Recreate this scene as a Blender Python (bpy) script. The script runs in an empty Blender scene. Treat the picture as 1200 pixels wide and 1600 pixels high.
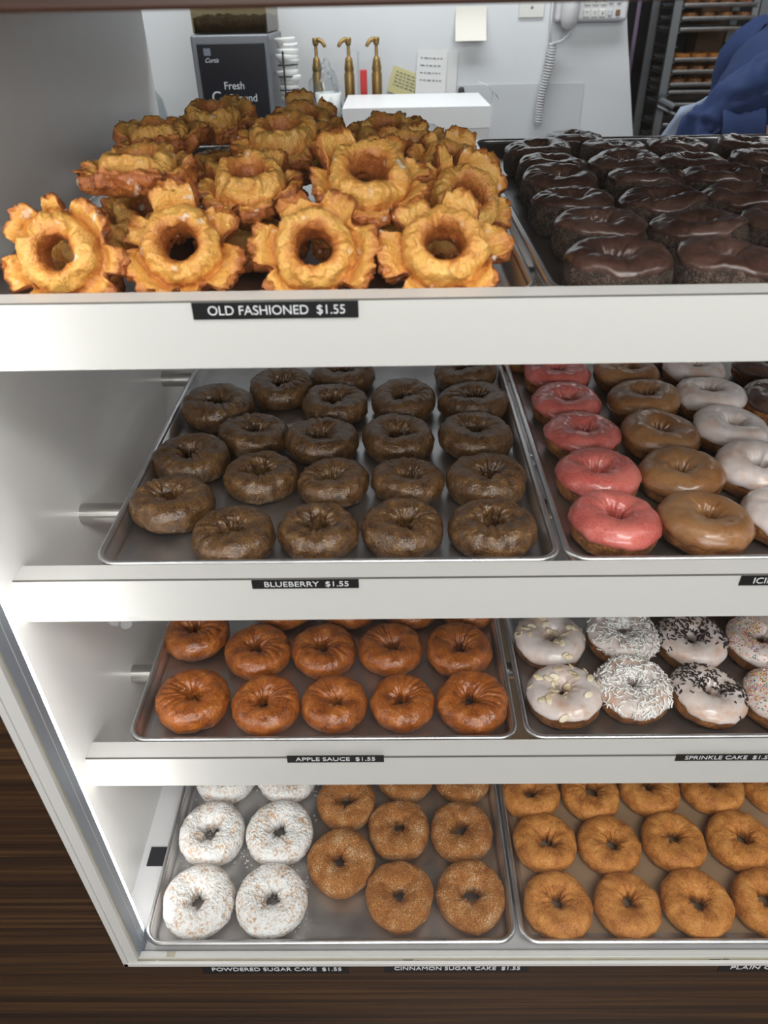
import bpy, bmesh, math, random
from mathutils import Vector, Matrix, noise, Euler

C = bpy.context.scene.collection
PI = math.pi
H = 1.5                     # eye height; all z below are given relative to the eye

# ------------------------------------------------------------------ camera
cam_d = bpy.data.cameras.new('camera')
cam = bpy.data.objects.new('camera', cam_d); C.objects.link(cam)
Rwc = Matrix(((0.99985372, 0.01041514, 0.01356734),
              (0.00505583, 0.57780954, -0.81615597),
              (-0.01633972, 0.81610518, 0.57767236)))
cam.matrix_world = Matrix.Translation((0, 0, H)) @ Rwc.to_4x4()
cam_d.sensor_fit = 'VERTICAL'; cam_d.sensor_height = 36.0
cam_d.lens = 1130.0 / 1600.0 * 36.0
cam_d.clip_start = 0.02
cam_d.dof.use_dof = True; cam_d.dof.focus_distance = 0.9; cam_d.dof.aperture_fstop = 7.5
bpy.context.scene.camera = cam

# ------------------------------------------------------------------ world, lights, exposure
sc = bpy.context.scene
sc.view_settings.view_transform = 'Standard'
sc.view_settings.look = 'None'
sc.view_settings.exposure = 0.0
sc.view_settings.gamma = 1.0
sc.view_settings.use_curve_mapping = False
w = bpy.data.worlds.new('world'); sc.world = w; w.use_nodes = True
w.node_tree.nodes['Background'].inputs[0].default_value = (0.75, 0.85, 1.0, 1)
w.node_tree.nodes['Background'].inputs[1].default_value = 0.15

def area(name, loc, sx, sy, power, col=(1, 1, 1), rot=(0, 0, 0)):
    d = bpy.data.lights.new(name, 'AREA'); d.shape = 'RECTANGLE'; d.size = sx; d.size_y = sy
    d.energy = power; d.color = col
    o = bpy.data.objects.new(name, d); C.objects.link(o)
    o.location = loc; o.rotation_euler = rot
    return o

LED_POWER = 15.0            # emission of the case's vertical LED tubes
TOP_LED_POWER = 13.0         # emission of the LED strip under the counter top
# ceiling troffers (real lamps of the shop, sit just under the ceiling)
area('ceiling_lamp_shop', (0.6, -0.75, 2.66), 1.2, 0.5, 34, (1.0, 0.975, 0.94))
area('ceiling_lamp_shop_side', (-0.9, -1.7, 2.66), 1.2, 0.5, 12, (1.0, 0.975, 0.94))
# added fill light reaching deep into the shelves, set in a made-up window
area('front_fill_light', (0.5, -2.55, 2.06), 3.0, 0.86, 62, (0.97, 0.985, 1.0), (PI / 2, 0, 0))
area('ceiling_lamp_aisle', (0.0, 1.75, 2.66), 1.8, 0.4, 27, (0.95, 0.98, 1.0))
area('ceiling_lamp_kitchen', (1.9, 3.7, 2.66), 1.2, 0.4, 11, (0.95, 0.98, 1.0))

# ------------------------------------------------------------------ materials
def lin(c):
    c /= 255.0
    return c / 12.92 if c <= 0.04045 else ((c + 0.055) / 1.055) ** 2.4
def rgb(r, g, b): return (lin(r), lin(g), lin(b), 1.0)

def new_mat(name):
    m = bpy.data.materials.new(name); m.use_nodes = True
    nt = m.node_tree
    return m, nt, nt.nodes['Principled BSDF']

def plain(name, col, rough=0.5, metal=0.0, spec=0.5, bump=0.0, bscale=200.0, var=0.0, coat=0.0, alpha=1.0):
    m, nt, b = new_mat(name)
    b.inputs['Base Color'].default_value = col
    b.inputs['Roughness'].default_value = rough
    b.inputs['Metallic'].default_value = metal
    b.inputs['Specular IOR Level'].default_value = spec
    b.inputs['Coat Weight'].default_value = coat
    b.inputs['Coat Roughness'].default_value = 0.15
    b.inputs['Alpha'].default_value = alpha
    tc = nt.nodes.new('ShaderNodeTexCoord')
    n = nt.nodes.new('ShaderNodeTexNoise'); n.inputs['Scale'].default_value = bscale; n.inputs['Detail'].default_value = 4
    nt.links.new(tc.outputs['Object'], n.inputs['Vector'])
    if bump:
        bp = nt.nodes.new('ShaderNodeBump'); bp.inputs['Strength'].default_value = bump; bp.inputs['Distance'].default_value = 0.002
        nt.links.new(n.outputs['Fac'], bp.inputs['Height']); nt.links.new(bp.outputs['Normal'], b.inputs['Normal'])
    mr = nt.nodes.new('ShaderNodeMapRange')
    mr.inputs['To Min'].default_value = 1 - var - 0.02; mr.inputs['To Max'].default_value = 1 + var + 0.02
    nt.links.new(n.outputs['Fac'], mr.inputs['Value'])
    hv = nt.nodes.new('ShaderNodeHueSaturation'); hv.inputs['Color'].default_value = col
    nt.links.new(mr.outputs['Result'], hv.inputs['Value'])
    nt.links.new(hv.outputs['Color'], b.inputs['Base Color'])
    return m

def speck(name, cols, scale=60.0, fine=600.0, rough=0.5, bump=0.5, fine_mix=0.35, coat=0.0, bdist=0.001, ramp=(0.40, 0.60), spec=0.5, detail=5):
    """dough: two-scale noise through a colour ramp of the listed colours, plus bump"""
    m, nt, b = new_mat(name)
    N = nt.nodes; Lk = nt.links
    tc = N.new('ShaderNodeTexCoord'); oi = N.new('ShaderNodeObjectInfo')
    mul = N.new('ShaderNodeMath'); mul.operation = 'MULTIPLY'; mul.inputs[1].default_value = 7.3
    Lk.new(oi.outputs['Random'], mul.inputs[0])
    ad = N.new('ShaderNodeVectorMath'); ad.operation = 'ADD'
    Lk.new(tc.outputs['Object'], ad.inputs[0]); Lk.new(mul.outputs[0], ad.inputs[1])
    n1 = N.new('ShaderNodeTexNoise'); n1.inputs['Scale'].default_value = scale; n1.inputs['Detail'].default_value = detail
    n2 = N.new('ShaderNodeTexNoise'); n2.inputs['Scale'].default_value = fine; n2.inputs['Detail'].default_value = 3
    Lk.new(ad.outputs[0], n1.inputs['Vector']); Lk.new(ad.outputs[0], n2.inputs['Vector'])
    mx = N.new('ShaderNodeMix'); mx.data_type = 'FLOAT'; mx.inputs['Factor'].default_value = fine_mix
    Lk.new(n1.outputs['Fac'], mx.inputs['A']); Lk.new(n2.outputs['Fac'], mx.inputs['B'])
    cr = N.new('ShaderNodeValToRGB'); el = cr.color_ramp.elements
    k = len(cols)
    el[0].position = ramp[0]; el[0].color = cols[0]; el[1].position = ramp[1]; el[1].color = cols[-1]
    for i in range(1, k - 1):
        e = el.new(ramp[0] + (ramp[1] - ramp[0]) * i / (k - 1)); e.color = cols[i]
    Lk.new(mx.outputs['Result'], cr.inputs['Fac'])
    Lk.new(cr.outputs['Color'], b.inputs['Base Color'])
    bp = N.new('ShaderNodeBump'); bp.inputs['Strength'].default_value = bump; bp.inputs['Distance'].default_value = bdist
    Lk.new(mx.outputs['Result'], bp.inputs['Height']); Lk.new(bp.outputs['Normal'], b.inputs['Normal']); Lk.new(bp.outputs['Normal'], b.inputs['Coat Normal'])
    b.inputs['Roughness'].default_value = rough
    b.inputs['Specular IOR Level'].default_value = spec
    b.inputs['Coat Weight'].default_value = coat; b.inputs['Coat Roughness'].default_value = 0.2
    return m

def emit(name, col, s):
    m, nt, b = new_mat(name)
    b.inputs['Base Color'].default_value = (0.9, 0.9, 0.9, 1)
    b.inputs['Emission Color'].default_value = col
    b.inputs['Emission Strength'].default_value = s
    return m

def clear(name, tint, gloss=0.06, rough=0.02):
    m, nt, b = new_mat(name)
    N = nt.nodes; Lk = nt.links; N.remove(b)
    t = N.new('ShaderNodeBsdfTransparent'); t.inputs[0].default_value = tint
    g = N.new('ShaderNodeBsdfGlossy'); g.inputs['Roughness'].default_value = rough
    lw = N.new('ShaderNodeLayerWeight'); lw.inputs['Blend'].default_value = 0.5      # Schlick reflectance, same from both faces
    pw = N.new('ShaderNodeMath'); pw.operation = 'POWER'; pw.inputs[1].default_value = 5.0; Lk.new(lw.outputs['Facing'], pw.inputs[0])
    mr = N.new('ShaderNodeMath'); mr.operation = 'MULTIPLY_ADD'; mr.inputs[1].default_value = 0.7; mr.inputs[2].default_value = gloss
    Lk.new(pw.outputs[0], mr.inputs[0])
    mx = N.new('ShaderNodeMixShader'); Lk.new(mr.outputs[0], mx.inputs[0]); Lk.new(t.outputs[0], mx.inputs[1]); Lk.new(g.outputs[0], mx.inputs[2])
    Lk.new(mx.outputs[0], N['Material Output'].inputs['Surface'])
    return m

def wood(name, c0, c1, c2, rough=0.4):
    m, nt, b = new_mat(name)
    N = nt.nodes; Lk = nt.links
    tc = N.new('ShaderNodeTexCoord'); mp = N.new('ShaderNodeMapping'); mp.inputs['Scale'].default_value = (1.6, 8, 75)
    Lk.new(tc.outputs['Object'], mp.inputs['Vector'])
    n = N.new('ShaderNodeTexNoise'); n.inputs['Scale'].default_value = 1.0; n.inputs['Detail'].default_value = 7; n.inputs['Distortion'].default_value = 0.6
    Lk.new(mp.outputs[0], n.inputs['Vector'])
    mp2 = N.new('ShaderNodeMapping'); mp2.inputs['Scale'].default_value = (3, 8, 420)
    Lk.new(tc.outputs['Object'], mp2.inputs['Vector'])
    n2 = N.new('ShaderNodeTexNoise'); n2.inputs['Scale'].default_value = 1.0; n2.inputs['Detail'].default_value = 3
    Lk.new(mp2.outputs[0], n2.inputs['Vector'])
    mx = N.new('ShaderNodeMix'); mx.data_type = 'FLOAT'; mx.inputs['Factor'].default_value = 0.35
    Lk.new(n.outputs['Fac'], mx.inputs['A']); Lk.new(n2.outputs['Fac'], mx.inputs['B'])
    cr = N.new('ShaderNodeValToRGB'); e = cr.color_ramp.elements
    e[0].position = 0.34; e[0].color = c0; e[1].position = 0.68; e[1].color = c2
    k = e.new(0.5); k.color = c1
    Lk.new(mx.outputs['Result'], cr.inputs['Fac']); Lk.new(cr.outputs['Color'], b.inputs['Base Color'])
    b.inputs['Roughness'].default_value = rough
    return m

def aluminium(name, val=0.62, rough=0.33):
    m, nt, b = new_mat(name)
    N = nt.nodes; Lk = nt.links
    tc = N.new('ShaderNodeTexCoord'); n = N.new('ShaderNodeTexNoise'); n.inputs['Scale'].default_value = 22; n.inputs['Detail'].default_value = 6
    Lk.new(tc.outputs['Object'], n.inputs['Vector'])
    mp = N.new('ShaderNodeMapping'); mp.inputs['Scale'].default_value = (900, 25, 900); Lk.new(tc.outputs['Object'], mp.inputs['Vector'])
    n2 = N.new('ShaderNodeTexNoise'); n2.inputs['Scale'].default_value = 1; Lk.new(mp.outputs[0], n2.inputs['Vector'])
    mr = N.new('ShaderNodeMapRange'); mr.inputs['To Min'].default_value = rough - 0.1; mr.inputs['To Max'].default_value = rough + 0.14
    Lk.new(n.outputs['Fac'], mr.inputs['Value']); Lk.new(mr.outputs['Result'], b.inputs['Roughness'])
    cr = N.new('ShaderNodeValToRGB'); e = cr.color_ramp.elements
    e[0].position = 0.3; e[0].color = (val * 0.78, val * 0.78, val * 0.8, 1); e[1].position = 0.7; e[1].color = (val * 1.05, val * 1.05, val * 1.06, 1)
    Lk.new(n.outputs['Fac'], cr.inputs['Fac']); Lk.new(cr.outputs['Color'], b.inputs['Base Color'])
    bp = N.new('ShaderNodeBump'); bp.inputs['Strength'].default_value = 0.06; bp.inputs['Distance'].default_value = 0.001
    Lk.new(n2.outputs['Fac'], bp.inputs['Height']); Lk.new(bp.outputs['Normal'], b.inputs['Normal'])
    b.inputs['Metallic'].default_value = 0.95
    return m

M = {}
M['white_lam'] = plain('white_laminate', rgb(204, 203, 200), 0.32, bump=0.02, bscale=400)
M['panel'] = plain('side_panel_laminate', rgb(230, 229, 227), 0.28, var=0.02, bscale=30)
M['deck'] = plain('white_deck', rgb(216, 216, 218), 0.4)
M['seam'] = plain('seam', rgb(104, 102, 97), 0.7)
M['grime'] = plain('grimy_channel', rgb(176, 168, 146), 0.6, var=0.25, bscale=60)
M['bar'] = plain('aluminium_bar', rgb(148, 158, 170), 0.4, metal=0.2)
M['velcro'] = plain('black_hook_pad', rgb(38, 42, 50), 0.95, bump=0.8, bscale=1500, var=0.3)
M['led'] = emit('led_diffuser', (1.0, 0.985, 0.96, 1), LED_POWER)
M['led_top'] = emit('led_strip', (1.0, 0.985, 0.96, 1), TOP_LED_POWER)
M['glass'] = clear('case_glass', (0.985, 0.99, 0.987, 1), 0.018)
M['alu'] = aluminium('sheet_pan_aluminium', 0.60, 0.34)
M['alu_rim'] = aluminium('sheet_pan_rim', 0.70, 0.30)
M['steel'] = plain('steel_rod', rgb(190, 188, 184), 0.25, metal=1.0, bscale=60, var=0.05)
M['wood'] = wood('dark_wood_laminate', rgb(28, 16, 10), rgb(54, 34, 19), rgb(90, 62, 33))
M['wood_top'] = wood('counter_wood', rgb(44, 26, 18), rgb(64, 39, 27), rgb(84, 54, 38))
M['label'] = plain('black_label_tape', rgb(14, 15, 18), 0.4)
M['ink'] = plain('label_letters', rgb(214, 216, 218), 0.5)
M['wall'] = plain('white_wall_paint', rgb(214, 217, 220), 0.45, var=0.02, bscale=5)
M['wallshop'] = plain('shop_wall_paint', rgb(150, 140, 128), 0.7)
M['floor'] = plain('floor_tile', rgb(96, 84, 74), 0.4, var=0.1, bscale=8)
M['ceil'] = plain('ceiling_paint', rgb(220, 220, 216), 0.8)

# ------------------------------------------------------------------ mesh helpers
def link(name, me, mat=None, parent=None):
    o = bpy.data.objects.new(name, me); C.objects.link(o)
    if mat: me.materials.append(mat)
    if parent: o.parent = parent
    return o
def mesh(name, V, F, mat=None, parent=None, smooth=True):
    me = bpy.data.meshes.new(name); me.from_pydata([tuple(v) for v in V], [], F); me.update()
    if smooth:
        me.polygons.foreach_set('use_smooth', [True] * len(me.polygons))
    return link(name, me, mat, parent)
class MB:
    """collects shapes into one mesh"""
    def __init__(s): s.V = []; s.F = []
    def add(s, V, F):
        n = len(s.V); s.V += [Vector(v) for v in V]; s.F += [tuple(i + n for i in f) for f in F]
    def box(s, x0, x1, y0, y1, z0, z1, mat=None):
        V = [(x, y, z) for x in (x0, x1) for y in (y0, y1) for z in (z0, z1)]
        if mat: V = [mat @ Vector(v) for v in V]
        s.add(V, [(0, 1, 3, 2), (4, 6, 7, 5), (0, 4, 5, 1), (2, 3, 7, 6), (0, 2, 6, 4), (1, 5, 7, 3)])
    def lathe(s, prof, n=24, mat=None, close=True):
        V = []; F = []; k = len(prof)
        for i in range(n):
            a = 2 * PI * i / n
            for r, z in prof:
                v = Vector((r * math.cos(a), r * math.sin(a), z)); V.append(mat @ v if mat else v)
        for i in range(n):
            for j in range(k - 1):
                a, b = i * k + j, ((i + 1) % n) * k + j
                F.append((a, b, b + 1, a + 1))
        if close:
            F.append(tuple(i * k for i in reversed(range(n)))); F.append(tuple(i * k + k - 1 for i in range(n)))
        s.add(V, F)
    def tube(s, pts, r, n=10, ell=None):
        pts = [Vector(p) for p in pts]; rs = r if isinstance(r, (list, tuple)) else [r] * len(pts)
        V = []; F = []; up = Vector((0, 0, 1))
        prev = None
        for i, p in enumerate(pts):
            t = (pts[min(i + 1, len(pts) - 1)] - pts[max(i - 1, 0)]).normalized()
            if prev is None:
                a = t.cross(up)
                if a.length < 1e-3: a = t.cross(Vector((1, 0, 0)))
            else:
                a = prev - t * prev.dot(t)
            a.normalize(); prev = a; b = t.cross(a)
            for j in range(n):
                q = 2 * PI * j / n
                V.append(p + (a * math.cos(q) + b * math.sin(q) * (ell or 1)) * rs[i])
        for i in range(len(pts) - 1):
            for j in range(n):
                F.append((i * n + j, i * n + (j + 1) % n, (i + 1) * n + (j + 1) % n, (i + 1) * n + j))
        F.append(tuple(reversed(range(n)))); F.append(tuple((len(pts) - 1) * n + j for j in range(n)))
        s.add(V, F)
    def build(s, name, mat=None, parent=None, smooth=False, bevel=0.0, seg=2):
        o = mesh(name, s.V, s.F, mat, parent, smooth)
        bm = bmesh.new(); bm.from_mesh(o.data); bmesh.ops.recalc_face_normals(bm, faces=bm.faces); bm.to_mesh(o.data); bm.free()
        if bevel:
            md = o.modifiers.new('bevel', 'BEVEL'); md.width = bevel; md.segments = seg; md.limit_method = 'ANGLE'
            for p in o.data.polygons: p.use_smooth = True
            md.harden_normals = True
        return o
def box(name, x0, x1, y0, y1, z0, z1, mat, parent=None, bevel=0.0, seg=2):
    b = MB(); b.box(x0, x1, y0, y1, z0, z1); return b.build(name, mat, parent, bevel=bevel, seg=seg)
def thing(name, loc, label, cat, group=None, rot=(0, 0, 0)):
    o = bpy.data.objects.new(name, None); C.objects.link(o); o.empty_display_size = 0.02
    o.location = loc; o.rotation_euler = rot
    return tag(o, label, cat, group)
def tag(o, label, cat, group=None):
    o['label'] = label; o['category'] = cat
    if group: o['group'] = group
    return o
def struct(o): o['kind'] = 'structure'; return o
def text(name, s, size, loc, mat, parent, rot=(PI / 2, 0, 0), sx=1.0, ext=0.0002, align='LEFT', shear=0.0):
    d = bpy.data.curves.new(name, 'FONT'); d.body = s; d.size = size; d.extrude = ext; d.shear = shear
    d.align_x = align; d.align_y = 'CENTER'
    tmp = bpy.data.objects.new(name + '_curve', d)
    me = tmp.to_mesh().copy(); tmp.to_mesh_clear(); bpy.data.objects.remove(tmp); bpy.data.curves.remove(d)
    me.name = name; me.materials.clear(); me.materials.append(mat)
    o = bpy.data.objects.new(name, me); C.objects.link(o)
    o.location = loc; o.rotation_euler = rot; o.scale = (sx, 1, 1); o.parent = parent
    return o
def fit_text(o, width):
    xs = [v.co.x for v in o.data.vertices]
    o.scale.x = width / (max(xs) - min(xs))
def fbm(p, f, o=3):
    v = 0; a = 1
    for _ in range(o):
        v += a * noise.noise(p * f); f *= 2.03; a *= 0.5
    return v

# ------------------------------------------------------------------ room shell
struct(box('floor', -3.0, 4.5, -2.6, 6.0, -0.1, 0.0, M['floor']))
struct(box('ceiling', -3.0, 4.5, -2.6, 6.0, 2.7, 2.8, M['ceil']))
struct(box('wall_left', -3.1, -3.0, -2.6, 6.0, 0, 2.7, M['wall']))
struct(box('wall_right', 4.5, 4.6, -2.6, 6.0, 0, 2.7, M['wall']))
b = MB(); b.box(-3.0, -1.05, -2.7, -2.6, 0, 2.7); b.box(2.05, 4.5, -2.7, -2.6, 0, 2.7); b.box(-1.05, 2.05, -2.7, -2.6, 0, 1.58); b.box(-1.05, 2.05, -2.7, -2.6, 2.54, 2.7)
struct(b.build('wall_front', M['wallshop']))
b = MB(); b.box(-1.05, -1.0, -2.72, -2.58, 1.58, 2.54); b.box(2.0, 2.05, -2.72, -2.58, 1.58, 2.54); b.box(-1.0, 2.0, -2.72, -2.58, 1.58, 1.62); b.box(-1.0, 2.0, -2.72, -2.58, 2.50, 2.54); b.box(0.48, 0.52, -2.70, -2.62, 1.62, 2.50)
struct(b.build('fill_window', M['bar']))  # unseen window frame, made up to hold the added fill light
struct(box('wall_kitchen', -3.0, 4.5, 5.9, 6.0, 0, 2.7, M['wall']))
b = MB()
ye, yb = 2.45, 2.57
prof = [(-3.0, 0), (-3.0, 2.7), (0.58, 2.7), (0.655, H - 0.0), (0.672, H - 0.08), (0.735, H - 0.345), (0.76, H - 0.6), (0.76, 0)]
n = len(prof)
b.add([(x, ye, z) for x, z in prof] + [(x, yb, z) for x, z in prof],
      [tuple(range(n)), tuple(reversed(range(n, 2 * n)))] + [(i, i + n, (i + 1) % n + n, (i + 1) % n) for i in range(n)])
struct(b.build('wall_back', M['wall']))

# ------------------------------------------------------------------ display case
XP = -0.361                 # inner face of the left side panel
XR = 1.62                   # inner face of the right side panel (outside the picture)
case = thing('display_case', (0, 0, H), 'white glass-fronted bakery display case with three shelf fronts and wood top', 'display case')
LIPS = (-0.1766, -0.442, -0.7127)
S1 = 0.017                   # the top shelf's pans rise slightly towards the back
YF, YB = 0.518, 0.5415
box('side_panel', XP - 0.010, XP, 0.436, 1.283, -1.03, 0.02, M['panel'], case)
box('side_panel', XR, XR + 0.016, 0.436, 1.283, -1.03, 0.02, M['panel'], case)
box('back_panel', XP, XR, 1.275, 1.283, -1.0, -0.24, M['panel'], case)
b = MB(); b.box(XP, XR, 0.4362, 1.275, -1.005, -0.985); b.box(-0.3420, XR, 0.4232, 0.4362, -1.005, -0.985); b.build('deck', M['deck'], case)
for z in LIPS:
    sf = box('shelf_front', XP, XR, YF + 0.0012, YB, z - 0.052, z - 0.0006, M['white_lam'], case, bevel=0.0006)
    f = box('face_board', XP, XR, YF - 0.0006, YF + 0.0010, z - 0.0525, z - 0.0010, M['white_lam'], sf)
    box('seam_line', XP, XR, YF - 0.0008, YF + 0.0013, z - 0.0010, z - 0.0003, M['seam'], sf)
    for y in (0.683, 1.05):
        bb = MB(); Mx = Matrix.Translation((XP, y, z - 0.0437 + S1 * (y - 0.5475) if z == LIPS[0] else z - 0.0395)) @ Matrix.Rotation(PI / 2, 4, 'Y')
        bb.lathe([(0.0125, 0), (0.0125, XR - XP)], 32, Mx); bb.build('support_rod', M['steel'], case, smooth=False)
XO = -0.3428                # outer edge of the left front post
# bottom sill with a sliding-glass groove
sill = MB()
sill.box(XO, XR + 0.016, 0.4145, 0.4226, -0.9815, -0.972)
sill.box(XO, XR + 0.016, 0.4112, 0.4145, -0.9815, -0.9765)
so = sill.build('sill', M['white_lam'], case, bevel=0.0008)
gz = box('sill_groove', XO + 0.003, XR, 0.4112, 0.4146, -0.9765, -0.9758, M['grime'], so)
box('sill_lip', XO, XR + 0.016, 0.4075, 0.4112, -0.9810, -0.9735, M['white_lam'], so, bevel=0.0005)
# left front post: white stepped face, grimy channel, then the aluminium light bar
XO = -0.3428
post = MB()
post.box(XO, XO + 0.0062, 0.4075, 0.4150, -0.9810, 0.0)
post.box(XO + 0.0062, -0.3246, 0.4095, 0.4150, -0.9720, 0.0)
post.box(XP, XO, 0.4362, 0.4450, -0.9850, 0.0)
po = post.build('corner_post', M['white_lam'], case, bevel=0.0006)
box('channel', XO, -0.3241, 0.4151, 0.4162, -0.984, 0.0, M['grime'], po)
rp = box('corner_post', XR - 0.004, XR + 0.016, 0.4075, 0.4365, -0.9835, 0.0, M['white_lam'], case)
# vertical LED bars behind the posts
def light_bar(xa, sgn):
    xi = xa + sgn * 0.037
    L_ = lambda p, q: (min(p, q), max(p, q))
    bar = MB(); bar.box(*L_(xa + sgn * 0.0185, xi), 0.4164, 0.4414, -0.963, -0.004)
    o = bar.build('light_bar', M['bar'], case, bevel=0.0008)
    box('led_tube', *L_(xa + sgn * 0.022, xi + sgn * 0.0002), 0.4415, 0.4452, -0.958, -0.006, M['led'], o, bevel=0.0010)
    e = MB(); e.box(*L_(xa + sgn * 0.0185, xi + sgn * 0.0006), 0.4164, 0.4470, -0.9848, -0.9632)
    e.build('end_cap', M['bar'], o, bevel=0.0008)
    s_ = MB(); s_.box(*L_(xi, xi + sgn * 0.0003), 0.4300, 0.4306, -0.962, -0.006)
    s_.build('score_line', M['white_lam'], o)
    s_ = MB(); s_.box(*L_(xi + sgn * 0.0006, xi + sgn * 0.0009), 0.4360, 0.4366, -0.983, -0.9665); s_.box(*L_(xi + sgn * 0.0006, xi + sgn * 0.0009), 0.4360, 0.4460, -0.9672, -0.9665)
    s_.build('seam', M['seam'], o)
light_bar(XP, 1); light_bar(XR, -1)
# wood counter top with an LED strip tucked under it
top = box('counter_top', XP - 0.03, XR + 0.03, 0.4045, 1.30, 0.0005, 0.045, M['wood_top'], case, bevel=0.002)
fas = box('top_fascia', XP - 0.03, XR + 0.03, 0.402, 0.416, -0.0022, 0.045, M['wood_top'], case, bevel=0.002)
box('led_strip', XP + 0.02, XR - 0.02, 0.440, 0.456, -0.0015, 0.0004, M['led_top'], case)
box('glass_front', XO + 0.004, XR, 0.4118, 0.4140, -0.9755, -0.001, M['glass'], case)
box('hook_pad', -0.3515, -0.328, 0.5385, 0.566, -0.9852, -0.9835, M['velcro'], case)
M['smudge'] = plain('finger_smudge', rgb(225, 230, 236), 0.6, alpha=0.22)
for x, z, a, w_, h_ in ((-0.2212, -0.3945, 0.4, 0.0044, 0.0040), (-0.2112, -0.3972, -0.3, 0.0048, 0.0042), (-0.2022, -0.3908, 0.1, 0.0058, 0.0024)):
    b = MB(); n = 18
    V = [(x + w_ * math.cos(q + a) * (1 + 0.6 * noise.noise(Vector((2 * math.cos(q), 2 * math.sin(q), x * 90)))), 0.4117, z + h_ * math.sin(q) * (1 + 0.6 * noise.noise(Vector((2 * math.cos(q), 2 * math.sin(q), x * 50))))) for q in [2 * PI * k / n for k in range(n)]]
    b.add(V, [tuple(range(n))]); b.build('finger_smudge', M['smudge'], case)
for x, y, w_, d_ in ((0.012, 0.4125, 0.006, 0.0009), (0.024, 0.4118, 0.003, 0.0006), (0.392, 0.4122, 0.007, 0.0009), (0.405, 0.4128, 0.004, 0.0007)):
    box('scuff_mark', x - w_, x + w_, y - d_, y + d_, -0.9770, -0.9757, M['seam'], so)
box('glue_spot', -0.2905, -0.2795, 0.4150, 0.4215, -0.9722, -0.9716, M['grime'], so, bevel=0.0015)
# dark wood cladding in front of and beside the case
clad = MB()
clad.box(-1.6, 2.2, 0.424, 0.440, -1.5, -1.0060)
clad.box(-1.6, XO - 0.0004, 0.424, 0.4358, -1.0060, 0.0)
cl = clad.build('counter_cladding', M['wood'])
cl.location = (0, 0, H)
tag(cl, 'dark brown horizontal-grain wood counter front below and beside the white case', 'counter')

def price_label(s, x0, x1, zt, zb, y, tx0, tx1, size, parent=None):
    p = box('price_label', x0, x1, y - 0.0008, y, zb, zt, M['label'], parent or case)
    p['label'] = 'black price strip with white capitals reading ' + s
    t = text('lettering', s, size, (tx0, y - 0.001, (zt + zb) / 2 - (0.0018 if y < 0.45 else 0)), M['ink'], p)
    fit_text(t, tx1 - tx0)
    return p
price_label('OLD FASHIONED  $1.55', -0.1460, -0.0243, -0.1777, -0.1901, YF - 0.0008, -0.135, -0.0345, 0.0098)
price_label('BLUEBERRY  $1.55', -0.1345, -0.0337, -0.4428, -0.4532, YF - 0.0008, -0.1235, -0.0440, 0.0088)
price_label('ICING', 0.3232, 0.420, -0.4430, -0.4545, YF - 0.0008, 0.335, 0.362, 0.0098)
price_label('APPLE SAUCE  $1.55', -0.1263, -0.0144, -0.7084, -0.7206, YF - 0.0008, -0.1165, -0.0245, 0.0092)
price_label('SPRINKLE CAKE  $1.55', 0.3210, 0.440, -0.7100, -0.7215, YF - 0.0008, 0.331, 0.430, 0.0092)
price_label('POWDERED SUGAR CAKE  $1.55', -0.2555, -0.0651, -1.0100, -1.0390, 0.424, -0.2435, -0.0750, 0.0135)
price_label('CINNAMON SUGAR CAKE  $1.55', -0.0187, 0.1688, -1.0090, -1.0365, 0.424, -0.006, 0.1565, 0.0130)
price_label('PLAIN CAKE  $1.55', 0.4131, 0.560, -1.0080, -1.0355, 0.424, 0.4265, 0.545, 0.0130)

# ------------------------------------------------------------------ sheet pans
def rrect(w, d, r, k=8):
    P = []
    for cx, cy, a0 in ((w / 2 - r, d / 2 - r, 0), (-w / 2 + r, d / 2 - r, PI / 2), (-w / 2 + r, -d / 2 + r, PI), (w / 2 - r, -d / 2 + r, 1.5 * PI)):
        for i in range(k + 1):
            a = a0 + PI / 2 * i / k; P.append((cx + r * math.cos(a), cy + r * math.sin(a)))
    return P
def sweep(w, d, prof, r0=0.024, caps=True, closed=False):
    V = []; F = []; n = None
    for ins, z in prof:
        P = rrect(w - 2 * ins, d - 2 * ins, max(r0 - ins, 0.006)); n = len(P)
        V += [(x, y, z) for x, y in P]
    k = len(prof)
    for j in range(k if closed else k - 1):
        for i in range(n):
            a, b = j * n + i, j * n + (i + 1) % n
            c, e = ((j + 1) % k) * n + (i + 1) % n, ((j + 1) % k) * n + i
            F.append((a, b, c, e))
    if caps and not closed:
        F.append(tuple(range(n))); F.append(tuple(reversed(range((k - 1) * n, k * n))))
    return V, F
PD = 0.66
def sheet_pan(x0, x1, y0, z, label, rot=0.0, slope=0.0):
    wd = x1 - x0
    t = thing('sheet_pan', ((x0 + x1) / 2, y0 + PD / 2, H + z + slope * PD / 2), label, 'tray', 'aluminium sheet pans', (math.atan(slope), 0, rot))
    b = MB()
    b.add(*sweep(wd, PD, [(0.0175, 0.0), (0.0125, 0.0006), (0.0095, 0.0030), (0.0052, 0.0215), (0.0064, 0.0215), (0.0105, 0.0040), (0.0132, 0.0020), (0.0180, 0.0014)]))
    o = b.build('tray_body', M['alu'], t, smooth=True)
    r = MB(); r.add(*sweep(wd, PD, [(0.0036 + 0.0036 * math.cos(a), 0.0216 + 0.0036 * math.sin(a)) for a in [2 * PI * i / 12 for i in range(12)]], caps=False, closed=True))
    r.build('rolled_rim', M['alu_rim'], t, smooth=True)
    return t
Z1, Z2, Z3, Z4 = -0.1965, -0.4688, -0.7395, -0.985      # undersides of the pans
Z1 = LIPS[0] - 0.0310; Z2 = LIPS[1] - 0.0268; Z3 = LIPS[2] - 0.0268
sheet_pan(-0.345, 0.1145, 0.5475, Z1, 'aluminium sheet pan heaped with old fashioned donuts on the top shelf', 0.0, S1)
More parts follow.
